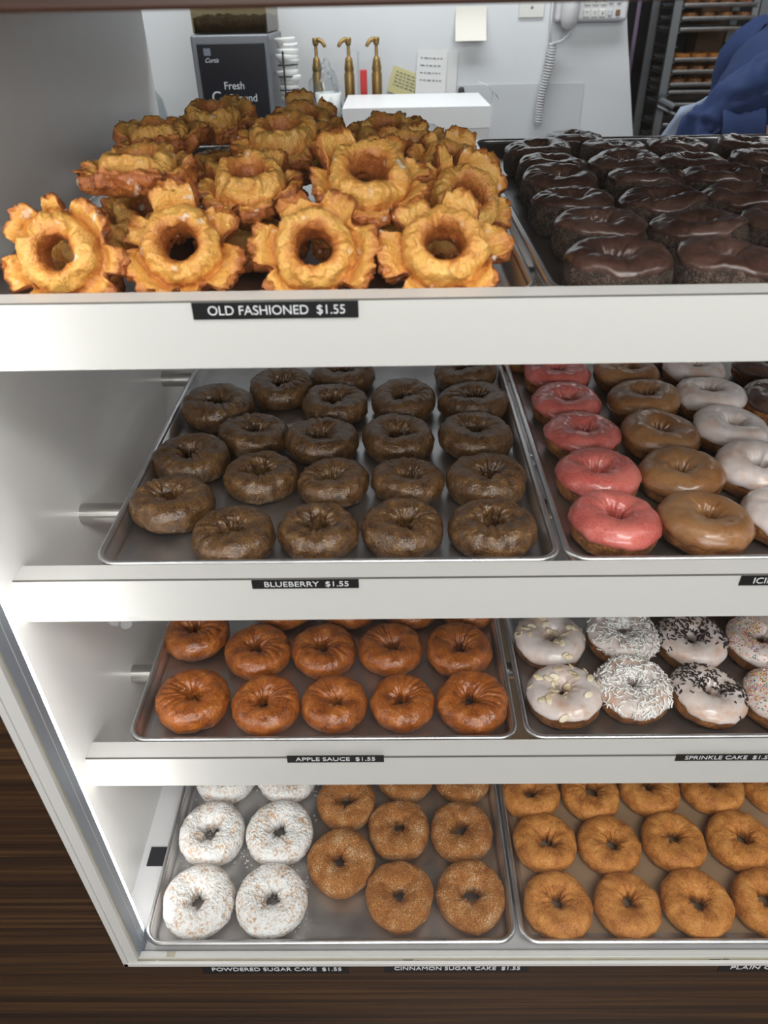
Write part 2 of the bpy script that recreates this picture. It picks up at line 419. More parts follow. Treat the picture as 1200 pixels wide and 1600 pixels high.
sheet_pan(0.1215, 0.583, 0.5475, Z1, 'aluminium sheet pan of dark chocolate iced donuts on the top shelf', 0.0, S1)
sheet_pan(-0.2967, 0.1638, 0.5445, Z2, 'aluminium sheet pan of brown blueberry donuts on the second shelf')
sheet_pan(0.1668, 0.628, 0.5445, Z2, 'aluminium sheet pan of pink, maple and white iced donuts on the second shelf')
sheet_pan(-0.323, 0.1468, 0.5435, Z3, 'aluminium sheet pan of glossy apple sauce donuts on the third shelf')
sheet_pan(0.1530, 0.623, 0.5435, Z3, 'aluminium sheet pan of sprinkle and nut topped donuts on the third shelf')
sheet_pan(-0.3225, 0.1490, 0.4245, Z4, 'aluminium sheet pan of powdered and cinnamon sugar donuts on the bottom deck', 0.003)
sheet_pan(0.1520, 0.626, 0.4245, Z4, 'aluminium sheet pan of plain cake donuts on the bottom deck')

pm = box('parchment_sheet', 0.170, 0.608, 0.4475, 1.065, H + Z4 + 0.0016, H + Z4 + 0.0020, plain('tan_parchment', rgb(150, 126, 100), 0.45, var=0.1, bscale=14))
tag(pm, 'tan parchment sheet lining the tray under the plain cake donuts', 'paper')
# ------------------------------------------------------------------ donuts
R0 = 0.045; HD = 0.034
D = {}
D['blue'] = speck('blueberry_dough', [rgb(52, 32, 18), rgb(86, 58, 31), rgb(104, 73, 40), rgb(134, 102, 64)], 80, 420, 0.28, 0.9, 0.5, coat=0.5, bdist=0.0024, ramp=(0.36, 0.66))
D['apple'] = speck('apple_dough', [rgb(98, 46, 14), rgb(146, 76, 24), rgb(166, 93, 34), rgb(192, 122, 60)], 60, 360, 0.30, 0.9, 0.45, coat=0.5, bdist=0.0020, ramp=(0.34, 0.68))
D['cinn'] = speck('cinnamon_sugar_dough', [rgb(142, 84, 34), rgb(172, 108, 48), rgb(186, 128, 70), rgb(226, 196, 160)], 60, 620, 0.75, 1.0, 0.6, spec=0.4, ramp=(0.40, 0.64), bdist=0.005)
D['plain'] = speck('plain_dough', [rgb(150, 88, 34), rgb(178, 112, 48), rgb(190, 124, 56), rgb(204, 142, 74)], 50, 480, 0.62, 0.7, 0.45, spec=0.35, bdist=0.003)
D['base'] = speck('iced_base_dough', [rgb(84, 48, 22), rgb(124, 76, 36), rgb(158, 104, 54)], 45, 400, 0.6, 0.6, 0.4)
D['choc'] = speck('chocolate_dough', [rgb(40, 30, 24), rgb(70, 55, 46), rgb(118, 98, 85)], 160, 700, 0.7, 1.0, 0.6, bdist=0.006)
D['powder'] = speck('powdered_dough', [rgb(208, 168, 134), rgb(219, 195, 174), rgb(230, 220, 212), rgb(238, 235, 232), rgb(241, 240, 239)], 75, 300, 0.85, 1.0, 0.5, spec=0.2, bdist=0.006, ramp=(0.345, 0.56), detail=9)
D['pink'] = speck('strawberry_icing', [rgb(180, 84, 76), rgb(198, 102, 93), rgb(206, 114, 104)], 30, 500, 0.26, 0.12, 0.4, coat=0.45)
D['maple'] = speck('maple_icing', [rgb(122, 80, 44), rgb(140, 96, 58), rgb(152, 110, 72)], 18, 300, 0.33, 0.08, 0.25, coat=0.4)
D['white'] = speck('vanilla_glaze', [rgb(206, 166, 144), rgb(214, 194, 184), rgb(222, 210, 206)], 34, 200, 0.3, 0.1, 0.2, coat=0.4, ramp=(0.32, 0.58))
D['dark'] = speck('chocolate_icing', [rgb(64, 43, 37), rgb(82, 58, 50), rgb(100, 76, 67)], 24, 300, 0.30, 0.1, 0.3, coat=0.55)
D['almond'] = speck('almond_slice', [rgb(204, 180, 140), rgb(224, 208, 178), rgb(232, 220, 196)], 120, 700, 0.6, 0.2, 0.3)
D['coco'] = plain('coconut_flake', rgb(246, 244, 240), 0.6)
D['sprk'] = plain('chocolate_sprinkle', rgb(42, 30, 26), 0.4)
NP = [plain('nonpareil_' + nm, c, 0.4) for nm, c in (('yellow', rgb(236, 190, 60)), ('orange', rgb(228, 110, 50)), ('pink', rgb(224, 96, 110)), ('white', rgb(240, 236, 230)), ('green', rgb(96, 140, 90)), ('blue', rgb(84, 90, 140)))]

class Dough:
    def __init__(s, seed, hole=0.0105, h=HD, crease=0.0, lump=1.0, R=R0, e=2.5):
        rnd = random.Random(seed); s.o = Vector((rnd.uniform(-50, 50), rnd.uniform(-50, 50), rnd.uniform(-50, 50)))
        s.R = R; s.hole = hole * rnd.uniform(0.8, 1.15); s.h = h * rnd.uniform(0.94, 1.06); s.lump = lump; s.e = e
        s.cr = crease; s.cth = rnd.uniform(0, 2 * PI); s.cw = rnd.uniform(0.6, 1.3); s.cf = rnd.uniform(16, 24)
        s.hx = rnd.uniform(-0.003, 0.003); s.hy = rnd.uniform(-0.003, 0.003)
    def P(s, th, ph, off=0.0):
        ct, st = math.cos(th), math.sin(th)
        q = Vector((ct, st, 0))
        Ro = s.R * (1 + s.lump * (0.045 * noise.noise(q * 0.9 + s.o) + 0.02 * noise.noise(q * 2.5 + s.o)))
        Ri = s.hole * (1 + s.lump * (0.35 * noise.noise(q * 1.1 - s.o) + 0.3 * noise.noise(q * 3.1 - s.o)))
        Rc = (Ro + Ri) / 2; a = (Ro - Ri) / 2; b = s.h / 2 * (1 + 0.10 * s.lump * noise.noise(q * 1.2 + s.o * 2))
        c, sn = math.cos(ph), math.sin(ph)
        ex = 2 / s.e
        x = math.copysign(abs(c) ** ex, c); y = math.copysign(abs(sn) ** (0.93 if sn > 0 else 0.8), sn)
        r = Rc + (a + off) * x; z = b * y + off * max(y, -0.2)
        if y < 0: z = max(z, -b * 0.9) - (0.0 if z > -b * 0.9 else 0)
        # wrinkles baked in near the top
        if s.cr:
            d = abs((th - s.cth + PI) % (2 * PI) - PI)
            wgt = max(0, 1 - d / s.cw) ** 0.5 * max(0.0, math.sin(ph)) ** 1.5
            z -= s.cr * wgt * (0.5 + 0.5 * math.sin(th * s.cf + 3 * noise.noise(q * 4 + s.o) + 1.5 * math.cos(ph))) ** 4
        if c < -0.3:     # ragged wall of the hole
            r += 0.0016 * s.lump * noise.noise(Vector((ct * 5, st * 5, ph * 2)) + s.o)
        p = Vector((r * ct, r * st, z))
        k = (1 - max(0, -c)) if c < 0 else 1
        p.x += s.hx * (1 - k); p.y += s.hy * (1 - k)
        dn = 0.0011 * s.lump * fbm(p + s.o, 95, 3)
        return p + Vector((ct * c, st * c, sn)) * dn
    def mesh(s, name, mat, nt=112, npn=52):
        V = []; F = []
        for i in range(nt):
            th = 2 * PI * i / nt
            for j in range(npn): V.append(s.P(th, 2 * PI * j / npn))
        for i in range(nt):
            for j in range(npn):
                a, b = i * npn + j, ((i + 1) % nt) * npn + j
                a2, b2 = i * npn + (j + 1) % npn, ((i + 1) % nt) * npn + (j + 1) % npn
                F.append((a, b, b2, a2))
        return mk(name, V, F, mat)
    def icing(s, name, mat, seed, th_=0.0016, low=0.05, wave=0.28, nt=80, npn=26):
        o = Vector((seed * 1.7, seed * 0.3, seed)); V = []; F = []
        for i in range(nt):
            th = 2 * PI * i / nt; q = Vector((math.cos(th), math.sin(th), 0))
            p0 = low + wave * noise.noise(q * 1.3 + o) + 0.22 * min(0, noise.noise(q * 3.2 + o) * 1.2)
            p1 = PI + 0.25 + 0.2 * noise.noise(q * 2 - o)
            for j in range(npn):
                t = j / (npn - 1)
                tt = t
                ed = min(t / 0.07, 1, (1 - t) / 0.1)
                d = -0.0012 + (th_ + 0.0012 + 0.0007 * math.exp(-((t - 0.1) / 0.06) ** 2)) * math.sqrt(max(0, 1 - (1 - ed) ** 2))
                V.append(s.P(th, p0 + (p1 - p0) * tt, d))
        for i in range(nt):
            for j in range(npn - 1):
                a, b = i * npn + j, ((i + 1) % nt) * npn + j
                F.append((a, b, b + 1, a + 1))
        return mk(name, V, F, mat)
def mk(name, V, F, mat):
    me = bpy.data.meshes.new(name); me.from_pydata([tuple(v) for v in V], [], F); me.update()
    me.polygons.foreach_set('use_smooth', [True] * len(me.polygons)); me.materials.append(mat)
    return me

RNG = random.Random(7)
ORD = ['', 'second', 'third', 'fourth', 'fifth', 'sixth', 'seventh']
def place(me, name, x, y, zfloor, R, label, cat, group, tilt=3.0, rz=None, half=HD / 2):
    o = bpy.data.objects.new(name, me); C.objects.link(o)
    k = R / R0; tl = math.radians(RNG.uniform(0, tilt)); td = RNG.uniform(0, 2 * PI)
    ax = Vector((math.cos(td), math.sin(td), 0))
    rot = Matrix.Rotation(tl, 4, ax) @ Matrix.Rotation(RNG.uniform(0, 2 * PI) if rz is None else rz, 4, 'Z')
    z = zfloor + half * k * 0.9 + math.sin(tl) * R * 0.75
    o.matrix_world = Matrix.Translation((x, y, H + z)) @ rot @ Matrix.Scale(k, 4)
    return tag(o, label, cat, group)
def child(o, me, name):
    c = bpy.data.objects.new(name, me); C.objects.link(c); c.parent = o
    return c
FL = 0.0016                 # pan sheet thickness under the donuts
def rowname(i): return ['front row', 'second row', 'third row', 'fourth row', 'fifth row', 'sixth row', 'back row'][i]
def colname(j, n):
    if n == 1: return 'only donut'
    if j == 0: return 'leftmost'
    return ORD[j] + ' from the left'
def rows(data, meshes, kind, desc, tray, zf, group, clampR=(0.0405, 0.048), icing=None, tilt=3.0, half=HD / 2):
    out = []
    for i, r in enumerate(data):
        for j, (x, y, R) in enumerate(r):
            k = RNG.randrange(len(meshes))
            R = min(max(R, clampR[0]), clampR[1])
            o = place(meshes[k], kind, x, y, zf + FL, R, '%s, %s in %s of %s' % (desc, colname(j, len(r)), rowname(i), tray), 'donut', group, tilt, half=half)
            if icing: child(o, icing[k], 'icing')
            out.append(o)
    return out

BLUEBERRY = [
    [(-0.243, 0.655, 0.0450), (-0.166, 0.597, 0.0440), (-0.079, 0.605, 0.0418), (0.009, 0.607, 0.0425), (0.102, 0.603, 0.0449)],
    [(-0.244, 0.752, 0.0456), (-0.154, 0.711, 0.0425), (-0.069, 0.697, 0.0411), (0.016, 0.699, 0.0412), (0.106, 0.697, 0.0455)],
    [(-0.179, 0.810, 0.0440), (-0.089, 0.793, 0.0450), (0.006, 0.797, 0.0455), (0.104, 0.797, 0.0460)],
    [(-0.237, 0.885, 0.0480), (-0.079, 0.891, 0.0445), (0.015, 0.900, 0.0450), (0.11, 0.892, 0.0465)],
    [(-0.158, 0.944, 0.0448), (-0.073, 0.985, 0.0455), (0.108, 0.987, 0.0465)]]
PINK = [(0.229, 0.607, 0.0455), (0.233, 0.698, 0.0462), (0.235, 0.790, 0.0455), (0.233, 0.879, 0.0450), (0.237, 0.970, 0.0460), (0.205, 1.056, 0.0450)]
MAPLE = [(0.321, 0.604, 0.0454), (0.326, 0.696, 0.0458), (0.330, 0.788, 0.0452), (0.336, 0.879, 0.0456), (0.337, 0.970, 0.0455)]
WHITE = [(0.411, 0.616, 0.0450), (0.416, 0.707, 0.0455), (0.421, 0.798, 0.0451), (0.428, 0.888, 0.0452), (0.438, 0.979, 0.0430), (0.418, 1.066, 0.0455)]
DARK = [(0.515, 0.881, 0.0448), (0.544, 0.985, 0.0450)]
APPLE = [
    [(-0.257, 0.608, 0.0465), (-0.164, 0.603, 0.0436), (-0.077, 0.604, 0.0419), (0.008, 0.606, 0.0410), (0.096, 0.603, 0.0442)],
    [(-0.276, 0.727, 0.0455), (-0.187, 0.694, 0.0442), (-0.097, 0.695, 0.0435), (-0.006, 0.697, 0.0440), (0.087, 0.695, 0.0440)],
    [(-0.160, 0.786, 0.0445), (-0.068, 0.784, 0.0445), (0.022, 0.786, 0.0445), (0.106, 0.786, 0.0435)]]
SPRINKLE = [
    [(0.211, 0.610, 0.0451), (0.300, 0.618, 0.0450), (0.389, 0.607, 0.0455), (0.478, 0.603, 0.0447)],
    [(0.211, 0.706, 0.0453), (0.310, 0.711, 0.0460), (0.400, 0.700, 0.0445), (0.492, 0.697, 0.0443)],
    [(0.415, 0.789, 0.0447), (0.506, 0.788, 0.0446)]]
POWDER = [
    [(-0.263, 0.481, 0.0470), (-0.166, 0.482, 0.0468)],
    [(-0.264, 0.577, 0.0470), (-0.167, 0.577, 0.0475)],
    [(-0.260, 0.672, 0.0470), (-0.167, 0.671, 0.0466)]]
CINNAMON = [
    [(0.002, 0.488, 0.0449), (0.095, 0.487, 0.0456)],
    [(-0.077, 0.533, 0.0455), (0.002, 0.581, 0.0440), (0.092, 0.578, 0.0441)],
    [(-0.076, 0.625, 0.0440), (0.012, 0.671, 0.0446), (0.098, 0.668, 0.0440)]]
PLAINS = [
    [(0.208, 0.475, 0.0442), (0.299, 0.474, 0.0432), (0.389, 0.477, 0.0445), (0.481, 0.477, 0.0445)],
    [(0.206, 0.560, 0.0440), (0.296, 0.557, 0.0432), (0.386, 0.562, 0.0440), (0.479, 0.563, 0.0445)],
    [(0.199, 0.638, 0.0425), (0.287, 0.638, 0.0435), (0.376, 0.645, 0.0440), (0.470, 0.647, 0.0450), (0.562, 0.647, 0.0450)]]
CHOCS = [
    [(0.184, 0.598, 0.0432), (0.270, 0.594, 0.0425), (0.357, 0.610, 0.0430)],
    [(0.193, 0.700, 0.0435), (0.280, 0.687, 0.0430), (0.367, 0.703, 0.0430)],
    [(0.187, 0.793, 0.0432), (0.277, 0.783, 0.0438), (0.364, 0.797, 0.0440), (0.452, 0.80, 0.0440)],
    [(0.191, 0.884, 0.0434), (0.287, 0.882, 0.0436), (0.373, 0.888, 0.0440), (0.462, 0.89, 0.0440)],
    [(0.200, 0.974, 0.0430), (0.287, 0.973, 0.0431), (0.374, 0.980, 0.0420), (0.461, 0.981, 0.0430)],
    [(0.196, 1.064, 0.0435), (0.297, 1.068, 0.0437), (0.383, 1.070, 0.0425), (0.472, 1.072, 0.0425)],
    [(0.262, 1.152, 0.0429)]]

def dough_set(key, seeds, mat, **kw): return [Dough(s, **kw) for s in seeds]
bl = [Dough(s, crease=0.0026, hole=0.0105, lump=1.6) for s in range(100, 106)]
bl_m = [d.mesh('blueberry_donut', D['blue']) for d in bl]
rows(BLUEBERRY, bl_m, 'blueberry_donut', 'glazed brown blueberry donut', 'second-shelf tray', Z2, 'blueberry donuts', tilt=5)
ap_m = [Dough(s, crease=0.0022, hole=0.0098, lump=1.3, e=2.3).mesh('apple_sauce_donut', D['apple']) for s in range(200, 206)]
rows(APPLE, ap_m, 'apple_sauce_donut', 'glossy amber apple sauce donut', 'third-shelf tray', Z3, 'apple sauce donuts', tilt=5)
po_m = [Dough(s, hole=0.0105, lump=1.2).mesh('powdered_donut', D['powder'], 96, 44) for s in range(300, 304)]
rows(POWDER, po_m, 'powdered_donut', 'white powdered sugar donut', 'bottom tray', Z4, 'powdered sugar donuts', clampR=(0.044, 0.0475))
ci_m = [Dough(s, hole=0.0088, lump=1.3, e=2.3).mesh('cinnamon_sugar_donut', D['cinn']) for s in range(400, 406)]
rows(CINNAMON, ci_m, 'cinnamon_sugar_donut', 'orange-brown cinnamon sugar donut', 'bottom tray', Z4, 'cinnamon sugar donuts')
pl_m = [Dough(s, hole=0.0092, crease=0.0010, lump=1.2, e=2.4).mesh('plain_cake_donut', D['plain']) for s in range(500, 506)]
rows(PLAINS, pl_m, 'plain_cake_donut', 'matte golden plain cake donut', 'bottom right tray', Z4, 'plain cake donuts', tilt=3)
ch = [Dough(s, hole=0.0100, crease=0.0012, lump=1.3, h=0.039, e=2.4) for s in range(600, 606)]
ch_m = [d.mesh('chocolate_donut', D['choc']) for d in ch]
ch_i = [d.icing('icing', D['dark'], i + 3, 0.0018, low=0.62, wave=0.42) for i, d in enumerate(ch)]
for i, r in enumerate(CHOCS):
    for j, (x, y, R) in enumerate(r):
        k = RNG.randrange(6)
        o = place(ch_m[k], 'chocolate_donut', x, y, Z1 + FL + S1 * (y - 0.5475), R, 'chocolate iced dark donut, %s in %s of top-shelf tray' % (colname(j, len(r)), rowname(i)) if len(r) > 1 else 'chocolate iced chocolate donut standing alone behind all other rows of its tray', 'donut', 'chocolate iced donuts', 6, half=0.0195)
        child(o, ch_i[k], 'icing')
ib = [Dough(s, hole=0.0098, lump=1.0, e=2.5, h=0.036) for s in range(700, 706)]
ib_m = [d.mesh('iced_donut', D['base']) for d in ib]
def iced(data, mk_, kind, desc, group, low=0.02, wave=0.3):
    ic = [d.icing('icing', D[mk_], i * 3 + len(kind), 0.0019, low, wave) for i, d in enumerate(ib)]
    for i, (x, y, R) in enumerate(data):
        k = RNG.randrange(6)
        place_n = 'at the very front of' if i == 0 else ('%s from the front in' % ORD[i] if i < len(data) - 1 else 'half hidden, last in')
        o = place(ib_m[k], kind, x, y, Z2 + FL, R, '%s, %s its column on the second shelf' % (desc, place_n), 'donut', group, 6, half=0.018)
        child(o, ic[k], 'icing')
iced(PINK, 'pink', 'strawberry_iced_donut', 'pink strawberry iced donut', 'pink iced donuts')
iced(MAPLE, 'maple', 'maple_iced_donut', 'tan maple iced donut', 'maple iced donuts')
iced(WHITE, 'white', 'vanilla_iced_donut', 'white vanilla iced donut', 'white iced donuts')
dk = [d.icing('icing', D['dark'], i + 31, 0.0019, 0.05, 0.3) for i, d in enumerate(ib)]
for i, (x, y, R) in enumerate(DARK):
    o = place(ib_m[i], 'chocolate_iced_donut', x, y, Z2 + FL, R, ['dark chocolate iced donut right of the white iced donuts, nearer one', 'dark chocolate iced donut behind the white iced donuts, farther one'][i], 'donut', 'dark iced donuts on the second shelf', half=0.018)
    child(o, dk[i], 'icing')

# toppings
def surf(d, rnd, thc=None, thw=PI, p0=0.45, p1=2.5, off=0.002):
    th = rnd.uniform(0, 2 * PI) if thc is None else rnd.gauss(thc, thw)
    ph = rnd.uniform(p0, p1)
    p = d.P(th, ph, off); e = 0.01
    n = (d.P(th + e, ph, off) - p).cross(d.P(th, ph + e, off) - p).normalized()
    c = Vector((math.cos(th), math.sin(th), 0)) * math.cos(ph) + Vector((0, 0, math.sin(ph)))
    if n.dot(c) < 0: n = -n
    return p, n
def frame(p, n, rnd, tiltdeg=15):
    z = (n + Vector((rnd.uniform(-1, 1), rnd.uniform(-1, 1), rnd.uniform(-1, 1))) * math.tan(math.radians(tiltdeg)) * 0.6).normalized()
    x = z.orthogonal().normalized(); x.rotate(Matrix.Rotation(rnd.uniform(0, 2 * PI), 3, z)); y = z.cross(x)
    m = Matrix((x, y, z)).transposed().to_4x4(); m.translation = p
    return m
def almond_mesh():
    V = []; F = []; n = 16
    for k, (s, z) in enumerate(((0.0, 0.0004), (0.85, 0.0005), (1.0, 0.0), (0.85, -0.0005), (0.0, -0.0004))):
        for i in range(n):
            a = 2 * PI * i / n; r = 0.0047 * (1 - 0.22 * math.cos(a))
            V.append((r * s * math.cos(a) * 1.25, r * s * math.sin(a) * 0.78, z))
    for k in range(4):
        for i in range(n): F.append((k * n + i, k * n + (i + 1) % n, (k + 1) * n + (i + 1) % n, (k + 1) * n + i))
    return mk('almond_slice', V, F, D['almond'])
ALM = almond_mesh()
def scatter_rods(name, d, cnt, rnd, L, r, mat, parent, cluster=None, mats=None, flat=1.0, curl=0.0, ball=False):
    b = MB(); mi = []
    for i in range(cnt):
        if cluster:
            c = rnd.choice(cluster); p, n_ = surf(d, rnd, c[0], c[1], 0.35, 2.6)
        else: p, n_ = surf(d, rnd)
        f0 = len(b.F)
        if ball:
            m = frame(p, n_, rnd, 40)
            s = r
            b.add([m @ Vector(v) for v in ((s, 0, 0), (-s, 0, 0), (0, s, 0), (0, -s, 0), (0, 0, s), (0, 0, -s))],
                  [(0, 2, 4), (2, 1, 4), (1, 3, 4), (3, 0, 4), (2, 0, 5), (1, 2, 5), (3, 1, 5), (0, 3, 5)])
        else:
            m = frame(p + n_ * r * rnd.uniform(0.3, 2.0), n_, rnd, 25)
            l = L * rnd.uniform(0.6, 1.2)
            pts = [m @ Vector((-l / 2, 0, curl * rnd.uniform(0, 1))), m @ Vector((0, curl * rnd.uniform(-1, 1), 0)), m @ Vector((l / 2, 0, curl * rnd.uniform(0, 1.5)))]
            b.tube(pts, r, 5, flat)
        k = rnd.randrange(len(mats)) if mats else 0
        mi += [k] * (len(b.F) - f0)
    o = b.build(name, None, parent, smooth=True)
    for m_ in (mats or [mat]): o.data.materials.append(m_)
    o.data.polygons.foreach_set('material_index', mi)
    o['kind'] = 'stuff'
    return o
sp_desc = [['white glazed donut with sliced almonds, nearest the left front of its tray', 'white glazed donut covered in shredded coconut, in the front row', 'white glazed donut with chocolate sprinkles, in the front row', 'white glazed donut with rainbow nonpareils cut off by the photo edge, front row'],
           ['white glazed donut with sliced almonds, behind the front almond one', 'white glazed donut covered in shredded coconut, behind the front coconut one', 'white glazed donut thick with chocolate sprinkles, behind the front one', 'white glazed donut with rainbow nonpareils, in the second row'],
           ['white glazed donut half hidden behind the second chocolate sprinkle donut', 'white glazed donut half hidden behind the second nonpareil donut']]
sp_kind = ['almond_donut', 'coconut_donut', 'chocolate_sprinkle_donut', 'rainbow_sprinkle_donut']
ci = 0
for i, r in enumerate(SPRINKLE):
    for j, (x, y, R) in enumerate(r):
        kind = sp_kind[j] if i < 2 else sp_kind[2 + j]
        d = Dough(800 + 10 * i + j, hole=0.0098, h=0.036, e=2.4); rnd = random.Random(40 + i * 10 + j)
        o = place(d.mesh(kind, D['base']), kind, x, y, Z3 + FL, R, sp_desc[i][j], 'donut', 'topped white glazed donuts', 7, rz=0.0, half=0.018)
        ic = child(o, d.icing('icing', D['white'], 60 + i * 5 + j, 0.0019, 0.12, 0.3), 'icing')
        if kind == 'almond_donut':
            for q in range(26):
                p, n_ = surf(d, rnd, p0=0.35, p1=2.7)
                a = child(o, ALM, 'almond_slice'); a.matrix_local = frame(p + n_ * 0.0005, n_, rnd, 28) @ Matrix.Scale(rnd.uniform(0.85, 1.25), 4)
        elif kind == 'coconut_donut':
            scatter_rods('coconut_shreds', d, 420, rnd, 0.0095, 0.0011, D['coco'], o, [(0.3, 1.0), (1.8, 0.9), (-1.2, 0.6), (3, 0.8)], None, 0.45, 0.0016)
        elif kind == 'chocolate_sprinkle_donut':
            scatter_rods('chocolate_sprinkles', d, 300 if i else 250, rnd, 0.0050, 0.00085, D['sprk'], o, [(2.3, 0.35), (1.6, 0.5), (2.9, 0.4), (-0.2, 0.3), (0.4, 0.6)])
        else:
            scatter_rods('rainbow_nonpareils', d, 640, rnd, 0.002, 0.00108, None, o, [(2.6, 0.35), (3.3, 0.3), (2.0, 0.4), (-0.6, 0.5), (4.0, 0.4)], NP, ball=True)

# sugar spilled on the bottom tray around the powdered donuts, crumbs on the second-shelf tray
def crumbs(name, cnt, x0, x1, y0, y1, z, s0, s1, mat, label, cat, seed):
    rnd = random.Random(seed); b = MB()
    for i in range(cnt):
        x, y = rnd.uniform(x0, x1), rnd.uniform(y0, y1)
        if noise.noise(Vector((x * 25, y * 25, seed))) < 0.02: continue
        s = rnd.uniform(s0, s1); m = Matrix.Translation((x, y, H + z + s * 0.3)) @ Matrix.Rotation(rnd.uniform(0, 6), 4, 'Z')
        b.add([m @ Vector(v) for v in ((s, 0, 0), (-s * 0.7, s * 0.3, 0), (0, s, 0), (0.2 * s, -s * 0.8, 0), (0, 0, s * 0.6), (0, 0, -s * 0.3))],
              [(0, 2, 4), (2, 1, 4), (1, 3, 4), (3, 0, 4), (2, 0, 5), (1, 2, 5), (3, 1, 5), (0, 3, 5)])
    o = b.build(name, mat, smooth=True); o['kind'] = 'stuff'
    return tag(o, label, cat)
crumbs('sugar_dust', 1500, -0.305, -0.11, 0.45, 0.72, Z4 + 0.0015, 0.0004, 0.0018, D['coco'], 'loose white powdered sugar spilled on the tray among powdered donuts', 'sugar', 3)
crumbs('donut_crumbs', 110, -0.26, 0.14, 0.60, 1.1, Z2 + 0.0015, 0.0005, 0.0020, D['blue'], 'brown crumbs scattered on the blueberry donut tray', 'crumbs', 5)

# ------------------------------------------------------------------ old fashioned donuts
def of_mat():
    m, nt, b = new_mat('old_fashioned_crust'); N = nt.nodes; Lk = nt.links
    tc = N.new('ShaderNodeTexCoord'); at = N.new('ShaderNodeAttribute'); at.attribute_name = 'fry_crevice'
    n1 = N.new('ShaderNodeTexNoise'); n1.inputs['Scale'].default_value = 70; n1.inputs['Detail'].default_value = 6
    n2 = N.new('ShaderNodeTexNoise'); n2.inputs['Scale'].default_value = 480; n2.inputs['Detail'].default_value = 3
    for n_ in (n1, n2): Lk.new(tc.outputs['Object'], n_.inputs['Vector'])
    a1 = N.new('ShaderNodeMath'); a1.operation = 'MULTIPLY_ADD'; a1.inputs[1].default_value = 0.9; a1.inputs[2].default_value = -0.45
    Lk.new(n1.outputs['Fac'], a1.inputs[0])
    a2 = N.new('ShaderNodeMath'); a2.operation = 'ADD'; Lk.new(a1.outputs[0], a2.inputs[0]); Lk.new(at.outputs['Fac'], a2.inputs[1])
    a3 = N.new('ShaderNodeMath'); a3.operation = 'MULTIPLY_ADD'; a3.inputs[1].default_value = 0.35; Lk.new(n2.outputs['Fac'], a3.inputs[0])
    a4 = N.new('ShaderNodeMath'); a4.operation = 'SUBTRACT'; a4.inputs[1].default_value = 0.175
    Lk.new(a2.outputs[0], a3.inputs[2]); Lk.new(a3.outputs[0], a4.inputs[0])
    cr = N.new('ShaderNodeValToRGB'); e = cr.color_ramp.elements
    e[0].position = 0.0; e[0].color = rgb(238, 186, 98); e[1].position = 1.0; e[1].color = rgb(152, 84, 40)
    for p, c in ((0.25, rgb(230, 166, 82)), (0.48, rgb(208, 134, 64)), (0.75, rgb(182, 104, 50))):
        k = e.new(p); k.color = c
    Lk.new(a4.outputs[0], cr.inputs['Fac'])
    # patches of dried white glaze
    n3 = N.new('ShaderNodeTexNoise'); n3.inputs['Scale'].default_value = 95; n3.inputs['Detail'].default_value = 2
    oi = N.new('ShaderNodeObjectInfo'); av = N.new('ShaderNodeVectorMath'); av.operation = 'ADD'
    Lk.new(tc.outputs['Object'], av.inputs[0]); Lk.new(oi.outputs['Random'], av.inputs[1]); Lk.new(av.outputs[0], n3.inputs['Vector'])
    gr = N.new('ShaderNodeMapRange'); gr.inputs['From Min'].default_value = 0.665; gr.inputs['From Max'].default_value = 0.75; gr.inputs['To Max'].default_value = 0.75
    Lk.new(n3.outputs['Fac'], gr.inputs['Value'])
    mx = N.new('ShaderNodeMix'); mx.data_type = 'RGBA'; mx.inputs['B'].default_value = rgb(240, 228, 210)
    Lk.new(gr.outputs[0], mx.inputs['Factor']); Lk.new(cr.outputs['Color'], mx.inputs['A']); Lk.new(mx.outputs['Result'], b.inputs['Base Color'])
    bp = N.new('ShaderNodeBump'); bp.inputs['Strength'].default_value = 0.9; bp.inputs['Distance'].default_value = 0.0016
    Lk.new(n2.outputs['Fac'], bp.inputs['Height']); Lk.new(bp.outputs['Normal'], b.inputs['Normal']); Lk.new(bp.outputs['Normal'], b.inputs['Coat Normal'])
    b.inputs['Roughness'].default_value = 0.38; b.inputs['Coat Weight'].default_value = 0.25; b.inputs['Coat Roughness'].default_value = 0.25
    b.inputs['Subsurface Weight'].default_value = 0.0
    return m
M['oldf'] = of_mat()
BP = [(0.0150, 0.001, 0.9), (0.0130, 0.010, 0.85), (0.0135, 0.022, 0.75), (0.0170, 0.0300, 0.50), (0.0225, 0.0325, 0.22), (0.0280, 0.0300, 0.12),
      (0.0312, 0.0228, 0.18), (0.0325, 0.0145, 0.50), (0.0360, 0.0150, 0.20), (0.0415, 0.0205, 0.12), (0.0465, 0.0210, 0.45), (0.0500, 0.0180, 0.75),  # third value is fry browning, plus crevice shade painted into the ring groove
      (0.0503, 0.0115, 0.75), (0.0470, 0.0055, 0.7), (0.0390, 0.0020, 0.7), (0.0290, 0.0000, 0.8), (0.0200, -0.0006, 0.9)]
def cat_rom(P, t):
    n = len(P); i = int(t) % n; f = t - int(t)
    p0, p1, p2, p3 = P[(i - 1) % n], P[i], P[(i + 1) % n], P[(i + 2) % n]
    return [0.5 * (2 * b + (-a + c) * f + (2 * a - 5 * b + 4 * c - d) * f * f + (-a + 3 * b - 3 * c + d) * f ** 3) for a, b, c, d in zip(p0, p1, p2, p3)]
